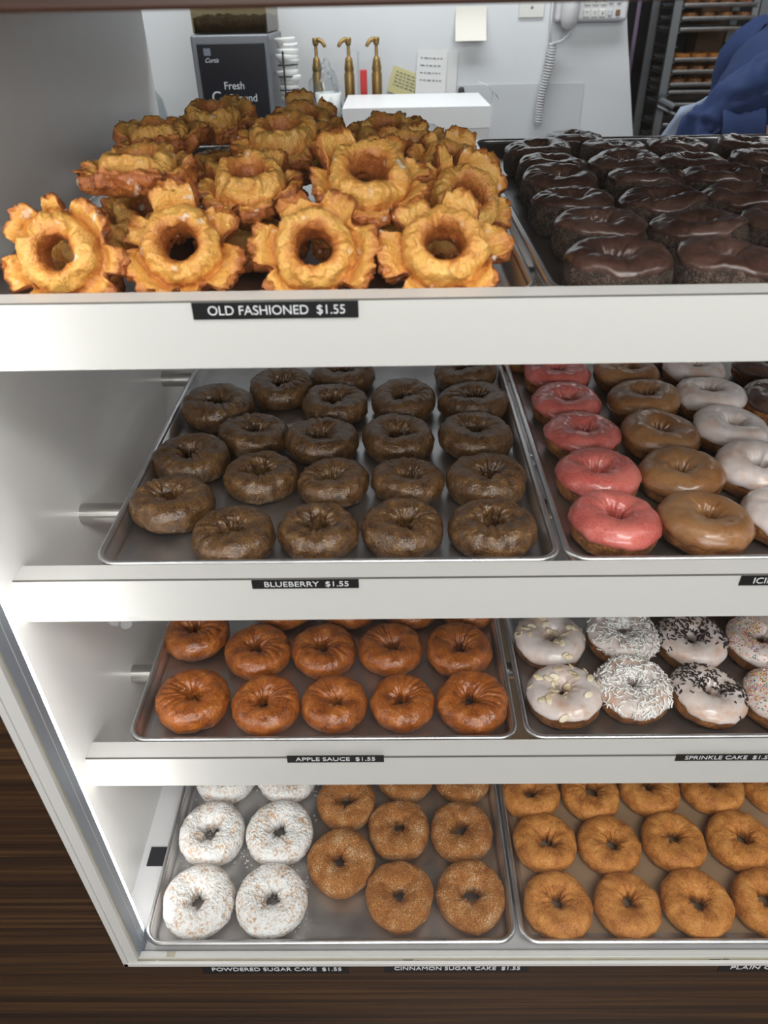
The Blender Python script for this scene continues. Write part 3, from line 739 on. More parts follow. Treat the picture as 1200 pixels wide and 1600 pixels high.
def old_fashioned(seed, nt=176, npn=64):
    rnd = random.Random(seed); o = Vector((rnd.uniform(-40, 40), rnd.uniform(-40, 40), rnd.uniform(-40, 40)))
    npet = rnd.choice((5, 6, 6, 7)); cuts = []
    for i in range(npet):
        cuts.append(((i + rnd.uniform(-0.28, 0.28)) * 2 * PI / npet, rnd.uniform(0.08, 0.19), rnd.uniform(0.60, 1.0)))
    lift = [rnd.uniform(-0.006, 0.009) for _ in range(npet)]; ext = [rnd.uniform(0.80, 1.14) for _ in range(npet)]
    crack = rnd.uniform(0, 2 * PI); samp = []
    for j in range(npn): samp.append((j / npn * len(BP), cat_rom(BP, j / npn * len(BP))))
    V = []; F = []; A = []
    for i in range(nt):
        th = 2 * PI * i / nt; ct, st = math.cos(th), math.sin(th); q = Vector((ct, st, 0))
        # petal profile
        E = 1.0
        for c, wd, dp in cuts:
            d = abs((th - c + PI) % (2 * PI) - PI)
            E -= dp * math.exp(-(d / wd) ** 4)
        lf = ex = 0.0; ws = 0.0
        for k in range(npet):
            c = cuts[k][0]; c2 = cuts[(k + 1) % npet][0]
            if c2 < c: c2 += 2 * PI
            mid = (c + c2) / 2; d = abs((th - mid + PI) % (2 * PI) - PI); g = math.exp(-(d / 0.42) ** 2)
            lf += lift[k] * g; ex += ext[k] * g; ws += g
        lf /= ws; ex /= ws
        rag = 0.12 * noise.noise(q * 4.5 + o) + 0.10 * noise.noise(q * 11 + o) + 0.06 * noise.noise(q * 24 + o)
        E = max(0.04, E * ex * (1 + rag))
        ringr = 1 + 0.12 * noise.noise(q * 1.2 + o)
        cz = 0.0035 * noise.noise(q * 1.4 - o) 
        dc = abs((th - crack + PI) % (2 * PI) - PI); cz -= 0.006 * math.exp(-(dc / 0.16) ** 2)
        for t, (r, z, fr) in samp:
            if r > 0.0325:
                u = r - 0.0325; r2 = 0.0325 * (1 + 0.3 * (ringr - 1)) + u * E
                g = min(1, u / 0.012)
                z2 = z + lf * g * E + (0.0035 * noise.noise(Vector((ct * 3, st * 3, r * 60)) + o)) * g
                if E < 0.5: z2 = z2 * (0.55 + 0.9 * E) + 0.004 * (1 - E) * 0.5
                fr = fr + (0.25 if E < 0.55 else 0)  # darker cuts between petals, crevice shade put into the colour
            else:
                r2 = r * ringr; z2 = z + cz * max(0, min(1, (z - 0.008) / 0.02))
            p = Vector((r2 * ct, r2 * st, z2))
            nn = Vector((ct * (1 if 2.5 < t < 14 else -0.5), st * (1 if 2.5 < t < 14 else -0.5), 0.8 if 1 < t < 11 else -0.6))
            kn = min(1.0, max(0.0, (r2 - 0.036) / 0.010))
            p += nn * ((0.0009 + 0.0016 * kn) * noise.noise(p * 170 + o) + (0.0010 + 0.0008 * kn) * noise.noise(p * 380 - o) + 0.0030 * noise.noise(p * 85 + o) - (0.0030 + 0.0015 * kn) * abs(noise.noise(p * 120 - o)))
            V.append(p); A.append(max(0.0, min(1.0, fr)))
    for i in range(nt):
        for j in range(npn):
            a, b2 = i * npn + j, ((i + 1) % nt) * npn + j
            F.append((a, b2, ((i + 1) % nt) * npn + (j + 1) % npn, i * npn + (j + 1) % npn))
    V = [v - Vector((0, 0, 0.0145)) for v in V]
    me = mk('old_fashioned_donut', V, F, M['oldf'])
    at = me.attributes.new('fry_crevice', 'FLOAT', 'POINT'); at.data.foreach_set('value', A)
    return me
OFM = [old_fashioned(s) for s in (11, 12, 13, 14, 15, 16, 17, 18)]
# x, y, height of centre over the tray, tilt towards the customer, spin, lean sideways, scale, mesh, label
OLD = [
    (-0.260, 0.582, 0.0450, 62, 0.3, 0, 0.98, 0, 'golden old fashioned donut standing up, leftmost of the front row'),
    (-0.168, 0.600, 0.0440, 52, 1.2, 0, 1.00, 1, 'golden old fashioned donut standing up, second from the left in front row'),
    (-0.060, 0.588, 0.0430, 55, 2.4, 0, 1.00, 2, 'golden old fashioned donut standing up, third from the left in front row'),
    (0.041, 0.585, 0.0440, 46, 4.0, 4, 1.03, 3, 'golden old fashioned donut standing up, rightmost of the front row'),
    (-0.212, 0.668, 0.0880, 2, 5.2, 0, 1.0, 4, 'old fashioned donut lying flat on the pile above the leftmost front donut'),
    (-0.120, 0.668, 0.0760, 18, 0.9, 0, 0.98, 5, 'old fashioned donut lying on the pile, above the second front donut'),
    (-0.018, 0.645, 0.0830, 34, 2.0, 6, 1.03, 6, 'old fashioned donut tipped forward on top of the pile, above the third front donut'),
    (-0.225, 0.712, 0.0420, 20, 3.0, 0, 0.98, 7, 'darker old fashioned donut tucked under the flat one at pile left'),
    (0.060, 0.760, 0.0640, 38, 1.0, 14, 1.0, 0, 'old fashioned donut on pile right, leaning behind the tipped forward one'),
    (-0.245, 0.860, 0.0830, 6, 2.2, 0, 0.98, 1, 'brownish old fashioned donut at the pile left rear, in front of grey panel'),
    (-0.199, 0.930, 0.0900, 12, 3.6, 0, 0.98, 2, 'brown old fashioned donut crowning the pile below the coffee grinder'),
    (-0.106, 0.800, 0.0900, 16, 4.4, 0, 1.0, 3, 'old fashioned donut high on the middle of the pile, raised ring showing'),
    (-0.100, 0.960, 0.0760, 34, 5.5, 0, 0.98, 4, 'dark brown old fashioned donut leaning up behind the middle top one'),
    (-0.004, 0.900, 0.0740, 20, 0.2, 0, 1.0, 5, 'dark brown old fashioned donut at the pile rear, in front of white box'),
    (0.022, 0.800, 0.0680, 40, 3.1, 4, 0.95, 6, 'yellow old fashioned donut with open ring, behind the tipped forward one'),
    (0.050, 0.900, 0.0400, 30, 1.7, 14, 0.95, 7, 'brown old fashioned donut low at the pile right rear edge'),
    (0.066, 0.700, 0.0520, 42, 5.0, 26, 1.0, 1, 'old fashioned donut behind the rightmost front donut, facing the tray edge'),
    (-0.258, 0.652, 0.0280, 25, 2.6, 0, 0.92, 3, 'shaded old fashioned donut on tray behind the leftmost front donut'),
    (0.040, 0.680, 0.0200, 0, 2.0, 0, 0.95, 5, 'shaded old fashioned donut on tray behind the rightmost front donut'),
    (-0.180, 1.010, 0.0300, 4, 2.0, 0, 1.0, 0, 'shaded old fashioned donut at far rear left of heap'),
    (-0.050, 1.010, 0.0250, 4, 1.0, 0, 1.0, 2, 'shaded old fashioned donut at far rear middle of heap'),
    (-0.270, 0.930, 0.0300, 4, 3.0, 0, 1.0, 5, 'shaded old fashioned donut at heap rear, against the grey panel'),
    (-0.230, 0.800, 0.0180, 0, 1.1, 0, 1.0, 2, 'dark old fashioned donut lying on tray under the pile left'),
    (-0.130, 0.700, 0.0180, 0, 4.1, 0, 1.0, 3, 'shaded old fashioned donut on tray in gap between second and third front donuts'),
    (-0.025, 0.700, 0.0180, 0, 2.8, 0, 1.0, 4, 'shaded old fashioned donut on tray in gap behind third and fourth front donuts'),
    (-0.168, 0.845, 0.0520, 6, 2.2, 0, 0.95, 6, 'shaded old fashioned donut in the dip between rear left and middle donuts'),
    (-0.130, 0.800, 0.0250, 4, 0.5, 0, 1.0, 5, 'shaded old fashioned donut deep in the pile middle, on the tray'),
    (-0.020, 0.800, 0.0250, 4, 0.8, 0, 1.0, 0, 'shaded old fashioned donut deep in the pile, right of its middle'),
    (-0.200, 0.920, 0.0400, 4, 2.9, 0, 1.0, 6, 'shaded old fashioned donut beneath the crowning brown one'),
    (-0.100, 0.920, 0.0450, 4, 1.9, 0, 1.0, 7, 'shaded old fashioned donut beneath the leaning dark brown one'),
    (-0.010, 0.930, 0.0350, 4, 3.9, 0, 1.0, 1, 'shaded old fashioned donut beneath the rear dark brown one by white box'),
]
for (x, y, h, tl, sp, ls, s, k, lab) in OLD:
    o = bpy.data.objects.new('old_fashioned_donut', OFM[k]); C.objects.link(o)
    rot = Matrix.Rotation(math.radians(ls), 4, 'Y') @ Matrix.Rotation(math.radians(tl), 4, 'X') @ Matrix.Rotation(sp, 4, 'Z')
    o.matrix_world = Matrix.Translation((x, y, H + Z1 + FL + S1 * (y - 0.5475) + h)) @ rot @ Matrix.Scale(s, 4)
    tag(o, lab, 'donut', 'old fashioned donuts heaped on the top shelf')

# ------------------------------------------------------------------ things behind the case
B = {}
B['greyplastic'] = plain('grey_steel', rgb(118, 122, 128), 0.4, metal=0.4)
B['navy'] = plain('dark_sign_face', rgb(18, 22, 32), 0.25)
B['signwhite'] = plain('sign_white', rgb(206, 210, 214), 0.5)
B['hopper'] = clear('smoky_hopper', (0.60, 0.54, 0.42, 1), 0.03)
B['beans'] = speck('coffee_beans', [rgb(18, 12, 8), rgb(44, 30, 18), rgb(70, 52, 30)], 90, 300, 0.5, 1.0, 0.5, bdist=0.004)
B['brass'] = plain('brass_plastic', rgb(150, 122, 72), 0.35, metal=0.65, bscale=40, var=0.08)
B['bottle'] = plain('bottle_dark', rgb(60, 50, 40), 0.4)
B['red'] = plain('red_plastic', rgb(190, 38, 40), 0.4)
B['card'] = plain('white_card', rgb(232, 233, 234), 0.35)
B['paper'] = plain('white_paper', rgb(224, 225, 224), 0.7)
B['cream'] = plain('cream_paper', rgb(226, 222, 212), 0.8)
B['yellow'] = plain('yellow_paper', rgb(212, 204, 150), 0.7)
B['pen'] = plain('pen_ink', rgb(110, 116, 130), 0.6)
B['switch'] = plain('switch_plate_plastic', rgb(212, 212, 206), 0.35)
B['phone'] = plain('phone_plastic', rgb(206, 206, 208), 0.35)
B['key'] = plain('phone_key', rgb(190, 192, 198), 0.4)
B['dark'] = plain('black_rubber', rgb(30, 32, 36), 0.5)
B['film'] = clear('clear_film', (0.90, 0.92, 0.93, 1), 0.05, 0.15)
B['guard'] = plain('grey_wall_guard', rgb(200, 203, 206), 0.3)
B['counter'] = plain('grey_counter', rgb(120, 122, 126), 0.35)
B['rack'] = plain('rack_aluminium', rgb(150, 154, 158), 0.45, metal=0.5)
B['fridge'] = plain('dark_steel', rgb(34, 36, 44), 0.35, metal=0.3)
B['lilac'] = plain('lilac_strip', rgb(196, 170, 206), 0.4)
B['blue'] = plain('blue_work_shirt', rgb(19, 44, 90), 0.8, bump=0.15, bscale=700, var=0.06)
B['skin'] = plain('skin', rgb(206, 158, 132), 0.5)
B['apron'] = plain('pale_apron_cloth', rgb(150, 162, 184), 0.8)
B['trouser'] = plain('dark_trousers', rgb(40, 42, 48), 0.8)
B['hair'] = plain('dark_hair', rgb(40, 30, 26), 0.6)
B['brown'] = plain('cardboard', rgb(120, 92, 70), 0.8)
B['bluelabel'] = plain('blue_print', rgb(70, 100, 160), 0.5)

ct = box('back_counter', -2.2, 0.42, 1.86, 2.445, 0.0, H - 0.55, B['counter'], bevel=0.004)
tag(ct, 'grey back counter along the white wall, under the coffee grinder and boxes', 'counter')

# coffee grinder
g = thing('coffee_grinder', (-0.383, 2.1, H - 0.55), 'grey coffee grinder with dark Fresh Ground sign panel and smoky hopper', 'coffee grinder')
zt = 0.55 - 0.0618
b = MB(); b.box(-0.102, 0.090, 0.0, 0.26, 0.0, zt); b.build('body', B['greyplastic'], g, bevel=0.006)
sg = box('sign_panel', -0.088, 0.079, -0.004, 0.001, 0.12, zt - 0.0175, B['navy'], g, bevel=0.006)
text('lettering', 'Fresh', 0.0235, (-0.032, -0.0045, zt - 0.1080), B['signwhite'], sg)
text('lettering', 'Ground', 0.0235, (-0.0255, -0.0045, zt - 0.1350), B['signwhite'], sg)
text('swash_c', 'C', 0.036, (-0.066, -0.0045, zt - 0.1330), B['signwhite'], sg)
text('maker_mark', 'Curtis', 0.0135, (-0.072, -0.0045, zt - 0.053), B['signwhite'], sg, shear=0.4)
eb = box('emblem', -0.0715, -0.0545, -0.0046, -0.0040, zt - 0.043, zt - 0.0275, B['pen'], sg)
hp = MB(); hp.box(-0.095, 0.088, 0.012, 0.24, zt + 0.001, zt + 0.20); ho = hp.build('hopper', B['hopper'], g, bevel=0.004)
bn = MB(); V = []; F = []; nx = 22
for i in range(nx + 1):
    for j in range(9):
        x = -0.091 + 0.175 * i / nx; y = 0.017 + 0.218 * j / 8
        V.append((x, y, zt + 0.034 + 0.008 * fbm(Vector((x, y, 0)), 60, 3)))
for i in range(nx):
    for j in range(8): F.append((i * 9 + j, (i + 1) * 9 + j, (i + 1) * 9 + j + 1, i * 9 + j + 1))
nb = len(V); ring = [i * 9 for i in range(nx + 1)] + [nx * 9 + j for j in range(1, 9)] + [i * 9 + 8 for i in range(nx - 1, -1, -1)] + [j for j in range(7, 0, -1)]
for i in ring: V.append((V[i][0], V[i][1], zt + 0.002))
for k in range(len(ring)):
    k2 = (k + 1) % len(ring); F.append((ring[k], ring[k2], nb + k2, nb + k))
F.append(tuple(range(nb, nb + len(ring))))
bn.add(V, F); bo = bn.build('coffee_beans', B['beans'], ho, smooth=True); bo['kind'] = 'stuff'

# filters in a wire rack beside the grinder
fr = thing('filter_rack', (-0.268, 2.15, H - 0.55), 'black wire rack of white paper filters beside the coffee grinder', 'rack')
b = MB()
for k in range(12):
    z = 0.33 + k * 0.0115; a = Matrix.Translation((0.010 + 0.004 * math.sin(k * 2.1), 0.02, z)) @ Matrix.Rotation(0.05 * math.sin(k), 4, 'Y')
    b.lathe([(0.019, 0.0), (0.027 + 0.004 * math.sin(k * 1.7), 0.018), (0.025, 0.021), (0.017, 0.004)], 20, a)
b.build('paper_filters', B['paper'], fr, smooth=True)
b = MB(); b.tube([(0.002, -0.012, 0.0), (0.002, -0.012, 0.45)], 0.0022, 8)
for z in (0.365, 0.395, 0.42): b.tube([(-0.012, -0.012, z), (0.0, -0.016, z), (0.016, -0.012, z), (0.034, 0.012, z)], 0.0018, 8)
b.box(-0.02, 0.04, -0.02, 0.05, 0.0, 0.006)
b.build('wire_frame', B['dark'], fr)

# plastic bag of cups with blue printing
pb = thing('plastic_bag', (-0.165, 2.18, H - 0.55), 'crumpled clear plastic bag with blue print in front of first brass pump', 'bag')
def blob(rx, ry, rz, amp, fr_, seed, nu=40, nv=24, c=(0, 0, 0)):
    V = []; F = []; o = Vector((seed, seed * 2, seed * 3))
    for j in range(nv + 1):
        ph = -PI / 2 + PI * j / nv
        for i in range(nu):
            th = 2 * PI * i / nu; d = Vector((math.cos(th) * math.cos(ph), math.sin(th) * math.cos(ph), math.sin(ph)))
            k = 1 + amp * fbm(d * fr_ + o, 1, 3)
            V.append((c[0] + rx * d.x * k, c[1] + ry * d.y * k, c[2] + rz * d.z * k))
    for j in range(nv):
        for i in range(nu): F.append((j * nu + i, j * nu + (i + 1) % nu, (j + 1) * nu + (i + 1) % nu, (j + 1) * nu + i))
    return V, F
b = MB(); b.add(*blob(0.055, 0.035, 0.20, 0.25, 2.5, 4, c=(0, 0, 0.21))); b.build('film', B['film'], pb, smooth=True)
b = MB()
for k in range(4): b.lathe([(0.026, 0.0), (0.034, 0.08), (0.031, 0.08), (0.024, 0.003)], 20, Matrix.Translation((0.004, 0.0, 0.05 + k * 0.075)))
b.build('paper_cups', B['paper'], pb, smooth=True)
b = MB(); 
for k in range(4): b.box(-0.010, 0.008, -0.0385, -0.0375, 0.29 + k * 0.013, 0.297 + k * 0.013)
b.build('blue_print', B['bluelabel'], pb)

# brass pumps
def pump(x, y, side, label, dz=0.0):
    t = thing('pump_bottle', (x, y, H - 0.55), label, 'pump bottle', 'brass syrup pumps'); t.scale = (1.08, 1.08, 0.98)
    b = MB(); b.lathe([(0.034, 0.0), (0.036, 0.01), (0.036, 0.25), (0.028, 0.29), (0.016, 0.31), (0.015, 0.335)], 28); b.build('bottle', B['bottle'], t, smooth=True)
    b = MB(); b.lathe([(0.0125, 0.335), (0.0130, 0.34), (0.0130, 0.395), (0.0112, 0.398), (0.0112, 0.404), (0.0125, 0.406), (0.0105, 0.418), (0.0085, 0.432), (0.0045, 0.436), (0.0038, 0.468), (0.0040, 0.4695)], 24)
    b.build('pump_barrel', B['brass'], t, smooth=True)
    b = MB(); b.lathe([(0.0060, 0.462), (0.0075, 0.468), (0.0080, 0.476), (0.0070, 0.480), (0.0, 0.4805)], 18)
    s = side
    b.tube([(0, 0, 0.473), (s * 0.008, -0.004, 0.4755), (s * 0.016, -0.008, 0.472), (s * 0.022, -0.011, 0.464), (s * 0.0235, -0.012, 0.459)], [0.0068, 0.0062, 0.0052, 0.0045, 0.0040], 10)
    b.build('pump_head', B['brass'], t, smooth=True)
pump(-0.197, 2.31, 1, 'brass syrup pump nearest the coffee grinder, behind the plastic bag')
pump(-0.109, 2.30, -1, 'middle brass syrup pump, spout to the left, left of the red box')
pump(-0.034, 2.30, -1, 'brass syrup pump right of the red box')
rb = MB(); rb.box(-0.0092, 0.0092, -0.012, 0.012, 0, 0.398)
rr = thing('red_carton', (-0.0695, 2.275, H - 0.55), 'narrow upright red box between two brass pumps', 'box'); rb.build('carton', B['red'], rr, bevel=0.002)
b = MB(); b.tube([(-0.0135, -0.005, 0), (-0.0135, -0.005, 0.44)], 0.003, 8); b.build('clear_straw', B['film'], rr)

# stack of white bakery boxes
for k in range(3):
    z1 = -0.207 - 0.113 * k
    t = thing('bakery_box', (0.0645, 1.935, H + z1 - 0.1125), ['white folded bakery box, top of the stack on the back counter', 'white bakery box in the middle of the counter stack', 'white bakery box at the bottom of the counter stack'][k], 'box', 'white bakery boxes')
    box('box_base', -0.174, 0.172, 0.004, 0.30, 0.0, 0.108, B['card'], t, bevel=0.0015)
    lid = MB(); lid.box(-0.176, 0.174, 0.0, 0.303, 0.108, 0.1125)
    P = [(-0.176, 0.1125), (0.174, 0.1125), (0.174, 0.068), (0.055, 0.066), (0.040, 0.078), (0.012, 0.079), (0.002, 0.068), (-0.176, 0.070)]
    n = len(P)
    lid.add([(x, -0.001, z) for x, z in P] + [(x, 0.0015, z) for x, z in P], [tuple(range(n)), tuple(reversed(range(n, 2 * n)))] + [(i, i + n, (i + 1) % n + n, (i + 1) % n) for i in range(n)])
    lid.build('box_lid', B['card'], t)

# papers on and near the wall
def sheet(name, x0, x1, z0, z1, y, mat, label, cat, group=None, curl=0.0, rot=0.0, thick=0.0004, lines=0, seed=1, hh=None):
    nx, nz = 10, 8; b = MB(); V = []; F = []
    for s in (0, 1):
        for i in range(nx + 1):
            for j in range(nz + 1):
                u, v = i / nx - 0.5, j / nz - 0.5
                V.append((u * (x1 - x0), -curl * ((0.5 - v) ** 2) - 0.3 * curl * u * u + s * thick, v * (z1 - z0)))
    n = (nx + 1) * (nz + 1)
    for s in (0, 1):
        for i in range(nx):
            for j in range(nz):
                a = s * n + i * (nz + 1) + j; q = (a, a + nz + 1, a + nz + 2, a + 1); F.append(q if s == 0 else q[::-1])
    b.add(V, F)
    t = b.build(name, mat, smooth=True); t.location = ((x0 + x1) / 2, y, H + (z0 + z1) / 2); t.rotation_euler = (0, rot, 0)
    tag(t, label, cat, group)
    if lines:
        l = MB(); rnd = random.Random(seed)
        for k in range(lines):
            z = ((z1 - z0) * (0.32 - 0.62 * k / max(lines, 1))); xx = -(x1 - x0) * 0.38
            yy = -curl * ((0.5 - z / (z1 - z0)) ** 2) - 0.3 * curl * 0.15 - 0.0012
            while xx < (x1 - x0) * 0.3:
                wd = rnd.uniform(0.004, 0.012); l.box(xx, xx + wd, yy, yy + 0.0003, z, z + 0.0022); xx += wd + 0.004
        l.build('handwriting', B['pen'], t)
    return t
sheet('paper_note', 0.186, 0.272, -0.097, -0.018, 2.447, B['cream'], 'cream paper note taped to the white wall, above the boxes', 'note', curl=0.035)
b = sheet('order_slip', 0.0, 0.10, -0.235, -0.168, 2.446, B['yellow'], 'pale yellow slip with print stuck to the wall beside right brass pump', 'paper', rot=0.32, lines=5, seed=3)
sheet('order_sheet', 0.078, 0.165, -0.235, -0.118, 2.446, B['paper'], 'white sheet with handwriting on the wall above the bakery box', 'paper', rot=0.06, curl=0.01, lines=4, seed=8)
sheet('blank_sheet', 0.150, 0.196, -0.235, -0.118, 2.4475, B['paper'], 'narrow blank white sheet right of the handwritten one', 'paper', rot=0.04, curl=0.004)
gd = box('wall_guard', 0.20, 0.568, 2.4465, 2.449, H - 0.6, H - 0.207, B['guard']); tag(gd, 'pale grey wall guard panel on the white wall right of the boxes', 'wall panel')
b = MB(); b.tube([(0.243, 2.29, H - 0.185), (0.270, 2.29, H - 0.196), (0.292, 2.295, H - 0.215), (0.30, 2.30, H - 0.226)], 0.012, 6, 0.06)
b.tube([(0.285, 2.30, H - 0.21), (0.287, 2.30, H - 0.30), (0.283, 2.30, H - 0.55)], 0.007, 6, 0.1)
tag(b.build('curled_receipt', B['paper'], smooth=True), 'curled strip of white paper standing right of the bakery box', 'paper')
b = MB(); b.tube([(0.242, 2.20, H - 0.275), (0.262, 2.20, H - 0.29), (0.268, 2.2, H - 0.33), (0.262, 2.2, H - 0.549)], 0.0022, 8)
tag(b.build('power_cord', B['dark'], smooth=True), 'thin dark cord hanging at the right of the bakery box', 'cord')
b = MB(); b.lathe([(0.0, 0.012), (0.006, 0.011), (0.009, 0.004), (0.009, 0.0), (0.012, -0.003), (0.03, -0.30), (0.03, -0.333)], 16, Matrix.Translation((0.205, 2.38, H - 0.217)))
tag(b.build('spray_bottle', B['dark'], smooth=True), 'black capped bottle barely showing behind the bakery box', 'bottle')
sw = thing('switch_plate', (0.398, 2.449, H - 0.01), 'white blank wall plate with one screw, left of the phone', 'wall plate')
box('plate', -0.036, 0.034, -0.005, 0.0, -0.037, 0.08, B['switch'], sw, bevel=0.002)
b = MB(); b.lathe([(0.0035, 0), (0.0035, 0.0015), (0.002, 0.0022)], 12, Matrix.Translation((-0.0005, -0.005, -0.013)) @ Matrix.Rotation(PI / 2, 4, 'X')); b.build('screw', B['greyplastic'], sw)
# clear scoop near the grinder
b = MB(); b.lathe([(0.0, 0.0), (0.045, 0.0), (0.058, 0.30), (0.050, 0.345), (0.030, 0.372), (0.028, 0.370), (0.048, 0.343), (0.055, 0.30), (0.043, 0.004), (0.0, 0.004)], 36, Matrix.Translation((-0.655, 2.2, H - 0.55)), close=False)
tag(b.build('glass_jug', B['film'], smooth=True), 'clear glass jug on the counter left of the coffee grinder', 'jug')

# wall phone
ph = thing('wall_phone', (0.558, 2.449, H), 'white corded push-button phone mounted on the white wall', 'phone')
box('base', -0.098, 0.098, -0.040, 0.0, -0.058, 0.14, B['phone'], ph, bevel=0.010, seg=4)
b = MB(); pts = [(-0.064, -0.052, -0.056), (-0.064, -0.062, -0.03), (-0.064, -0.058, 0.02), (-0.064, -0.058, 0.09), (-0.064, -0.060, 0.14)]
b.tube([(-0.064, -0.05, -0.069), (-0.064, -0.052, -0.066), (-0.064, -0.056, -0.05), (-0.064, -0.06, -0.02), (-0.064, -0.058, 0.03), (-0.064, -0.058, 0.11), (-0.064, -0.05, 0.15)], [0.012, 0.019, 0.024, 0.024, 0.020, 0.022, 0.018], 16)
b.build('handset', B['phone'], ph, smooth=True)
KEYS = [['1', '2', '3'], ['4', '5', '6'], ['7', '8', '9'], ['*', '0', '#']]
for r in range(4):
    for c in range(5):
        x = -0.016 + c * 0.0215; z = 0.044 - r * 0.0275
        if c < 3:
            kb = box('key', x - 0.0085, x + 0.0085, -0.0438, -0.0395, z - 0.009, z + 0.009, B['switch'], ph, bevel=0.002)
            text('digit', KEYS[r][c], 0.012, (x, -0.0442, z), B['pen'], kb, align='CENTER')
        else:
            kb = box('key', x - 0.007, x + 0.005, -0.0438, -0.0395, z - 0.007, z + 0.007, B['brown'] if (r == 3 and c == 4) else B['key'], ph, bevel=0.002)
b = MB(); b.tube([(-0.055, -0.05, -0.066), (-0.058, -0.05, -0.085), (-0.075, -0.045, -0.10), (-0.100, -0.04, -0.108)], 0.0032, 8)
P = []
for i in range(420):
    t = i / 419; a = t * 2 * PI * 30
    x = -0.098 - 0.022 * t + 0.004 * math.sin(t * 7); z = -0.105 - 0.205 * t
    rr_ = 0.0095 if t < 0.97 else 0.006
    P.append((x + rr_ * math.cos(a), -0.030 + rr_ * math.sin(a) * 0.9, z))
b.tube(P, 0.0022, 6)
P = []
for i in range(300):
    t = i / 299; a = t * 2 * PI * 24
    P.append((-0.115 + 0.014 * t + 0.0085 * math.cos(a), -0.012 + 0.007 * math.sin(a), -0.300 + 0.175 * t))
b.tube(P, 0.0020, 6)
b.tube([(-0.101, -0.012, -0.125), (-0.105, -0.008, -0.05), (-0.105, -0.006, 0.05)], 0.0032, 8)
b.build('coiled_cord', B['phone'], ph, smooth=True)

# ------------------------------------------------------------------ kitchen beyond the wall
fg = thing('upright_refrigerator', (1.55, 5.45, 0), 'dark upright steel refrigerator behind the tray rack in the kitchen', 'refrigerator')
box('cabinet', -0.72, 0.64, -0.15, 0.40, 0.0, 2.1, B['fridge'], fg, bevel=0.01)
box('door_seal', -0.060, -0.038, -0.158, -0.15, 0.1, 2.05, B['lilac'], fg)['label'] = 'thin lilac vertical strip'
rk = thing('tray_rack', (1.72, 4.6, 0), 'aluminium speed rack with slid-in trays of donuts, in the kitchen', 'rack')
for x in (-0.215, 0.235):
    for y in (0.0, 0.38):
        box('post', x - 0.022, x + 0.022, y - 0.012, y + 0.012, 0.10, 1.75, B['rack'], rk, bevel=0.003)
for x in (-0.215, 0.235):
    for y in (0.0, 0.38):
        b = MB(); b.lathe([(0.0, -0.01), (0.045, -0.012), (0.05, -0.006), (0.05, 0.006), (0.045, 0.012), (0.0, 0.01)], 20, Matrix.Translation((x, y, 0.051)) @ Matrix.Rotation(PI / 2, 4, 'Y'), close=False); b.build('caster', B['dark'], rk, smooth=True)
RZ = [0.03, -0.0458, -0.1037, -0.1513, -0.2867, -0.343, -0.4033, -0.44, -0.50, -0.6, -0.68]
for z in RZ + [-0.215]:
    for x in (-0.19, 0.21): box('runner', x - 0.010, x + 0.010, -0.005, 0.39, H + z - 0.017, H + z - 0.014, B['rack'], rk)
fr_ = MB(); fr_.tube([(-0.215, -0.02, 1.05), (-0.24, -0.06, 1.03), (-0.17, -0.10, 1.0)], 0.018, 8, 0.5); fr_.tube([(-0.25, -0.06, 1.0), (-0.14, -0.09, 0.955)], 0.02, 8, 0.5); fr_.tube([(-0.14, -0.09, 0.98), (-0.12, -0.10, 0.85)], 0.014, 8, 0.6)
fr_.build('latch_arm', B['greyplastic'], rk)
dd = Dough(900, hole=0.01, h=0.04).mesh('rack_donut', D['plain'], 32, 16)
dd2 = Dough(901, hole=0.01, h=0.04).mesh('rack_donut', D['base'], 32, 16)
tw = {0.03: 'top', -0.0458: 'second', -0.1037: 'third'}
for q, z in enumerate(RZ):
    t = thing('sheet_pan', (1.73, 4.785, H + z - 0.0137), 'sheet pan in the kitchen rack, %s slot from the top' % ['uppermost', 'second', 'third', 'fourth', 'fifth', 'sixth', 'seventh', 'eighth', 'ninth', 'tenth', 'lowest'][q], 'tray', 'sheet pans in the kitchen rack')
    b = MB(); b.add(*sweep(0.40, 0.37, [(0.015, 0.0), (0.010, 0.001), (0.004, 0.018), (0.006, 0.018), (0.012, 0.003)], 0.02)); b.build('tray_body', M['alu'], t, smooth=True)
    r = MB(); r.add(*sweep(0.40, 0.37, [(0.003 + 0.003 * math.cos(a), 0.017 + 0.003 * math.sin(a)) for a in [2 * PI * i / 8 for i in range(8)]], 0.02, caps=False, closed=True)); r.build('rolled_rim', M['alu_rim'], t, smooth=True)
    if z in (-0.1513, -0.44, -0.5, -0.6, -0.68): continue
    for c in range(4):
        for e_ in range(2):
            o = bpy.data.objects.new('rack_donut', dd if z == -0.2867 else dd2); C.objects.link(o)
            k = 0.92; o.scale = (k, k, k)
            o.location = (1.73 - 0.138 + 0.092 * c, 4.65 + 0.1 * e_, H + z - 0.0137 + 0.0015 + 0.0185 * k); o.rotation_euler = (0, 0, c * 1.3 + e_)
            tag(o, ['golden' if z == -0.2867 else 'brown'][0] + ' donut among others on the %s filled tray of kitchen rack' % ({0.03: 'highest', -0.0458: 'second', -0.1037: 'third', -0.2867: 'fourth', -0.343: 'fifth', -0.4033: 'sixth'}[z]), 'donut', 'donuts on the kitchen rack, tray at slot %d' % q)
for k, (x, z0, z1) in enumerate(((2.02, 0.0, 0.55), (2.02, 0.55, 1.1), (2.02, 1.1, 1.62))):
    t = box('cardboard_box', x - 0.20, x - 0.04, 5.12, 5.28, z0, z1, B['brown'], bevel=0.004); tag(t, '%s brown cardboard carton of the column seen through the tray rack' % ['bottom', 'middle', 'top'][k], 'box', 'cartons behind the tray rack')

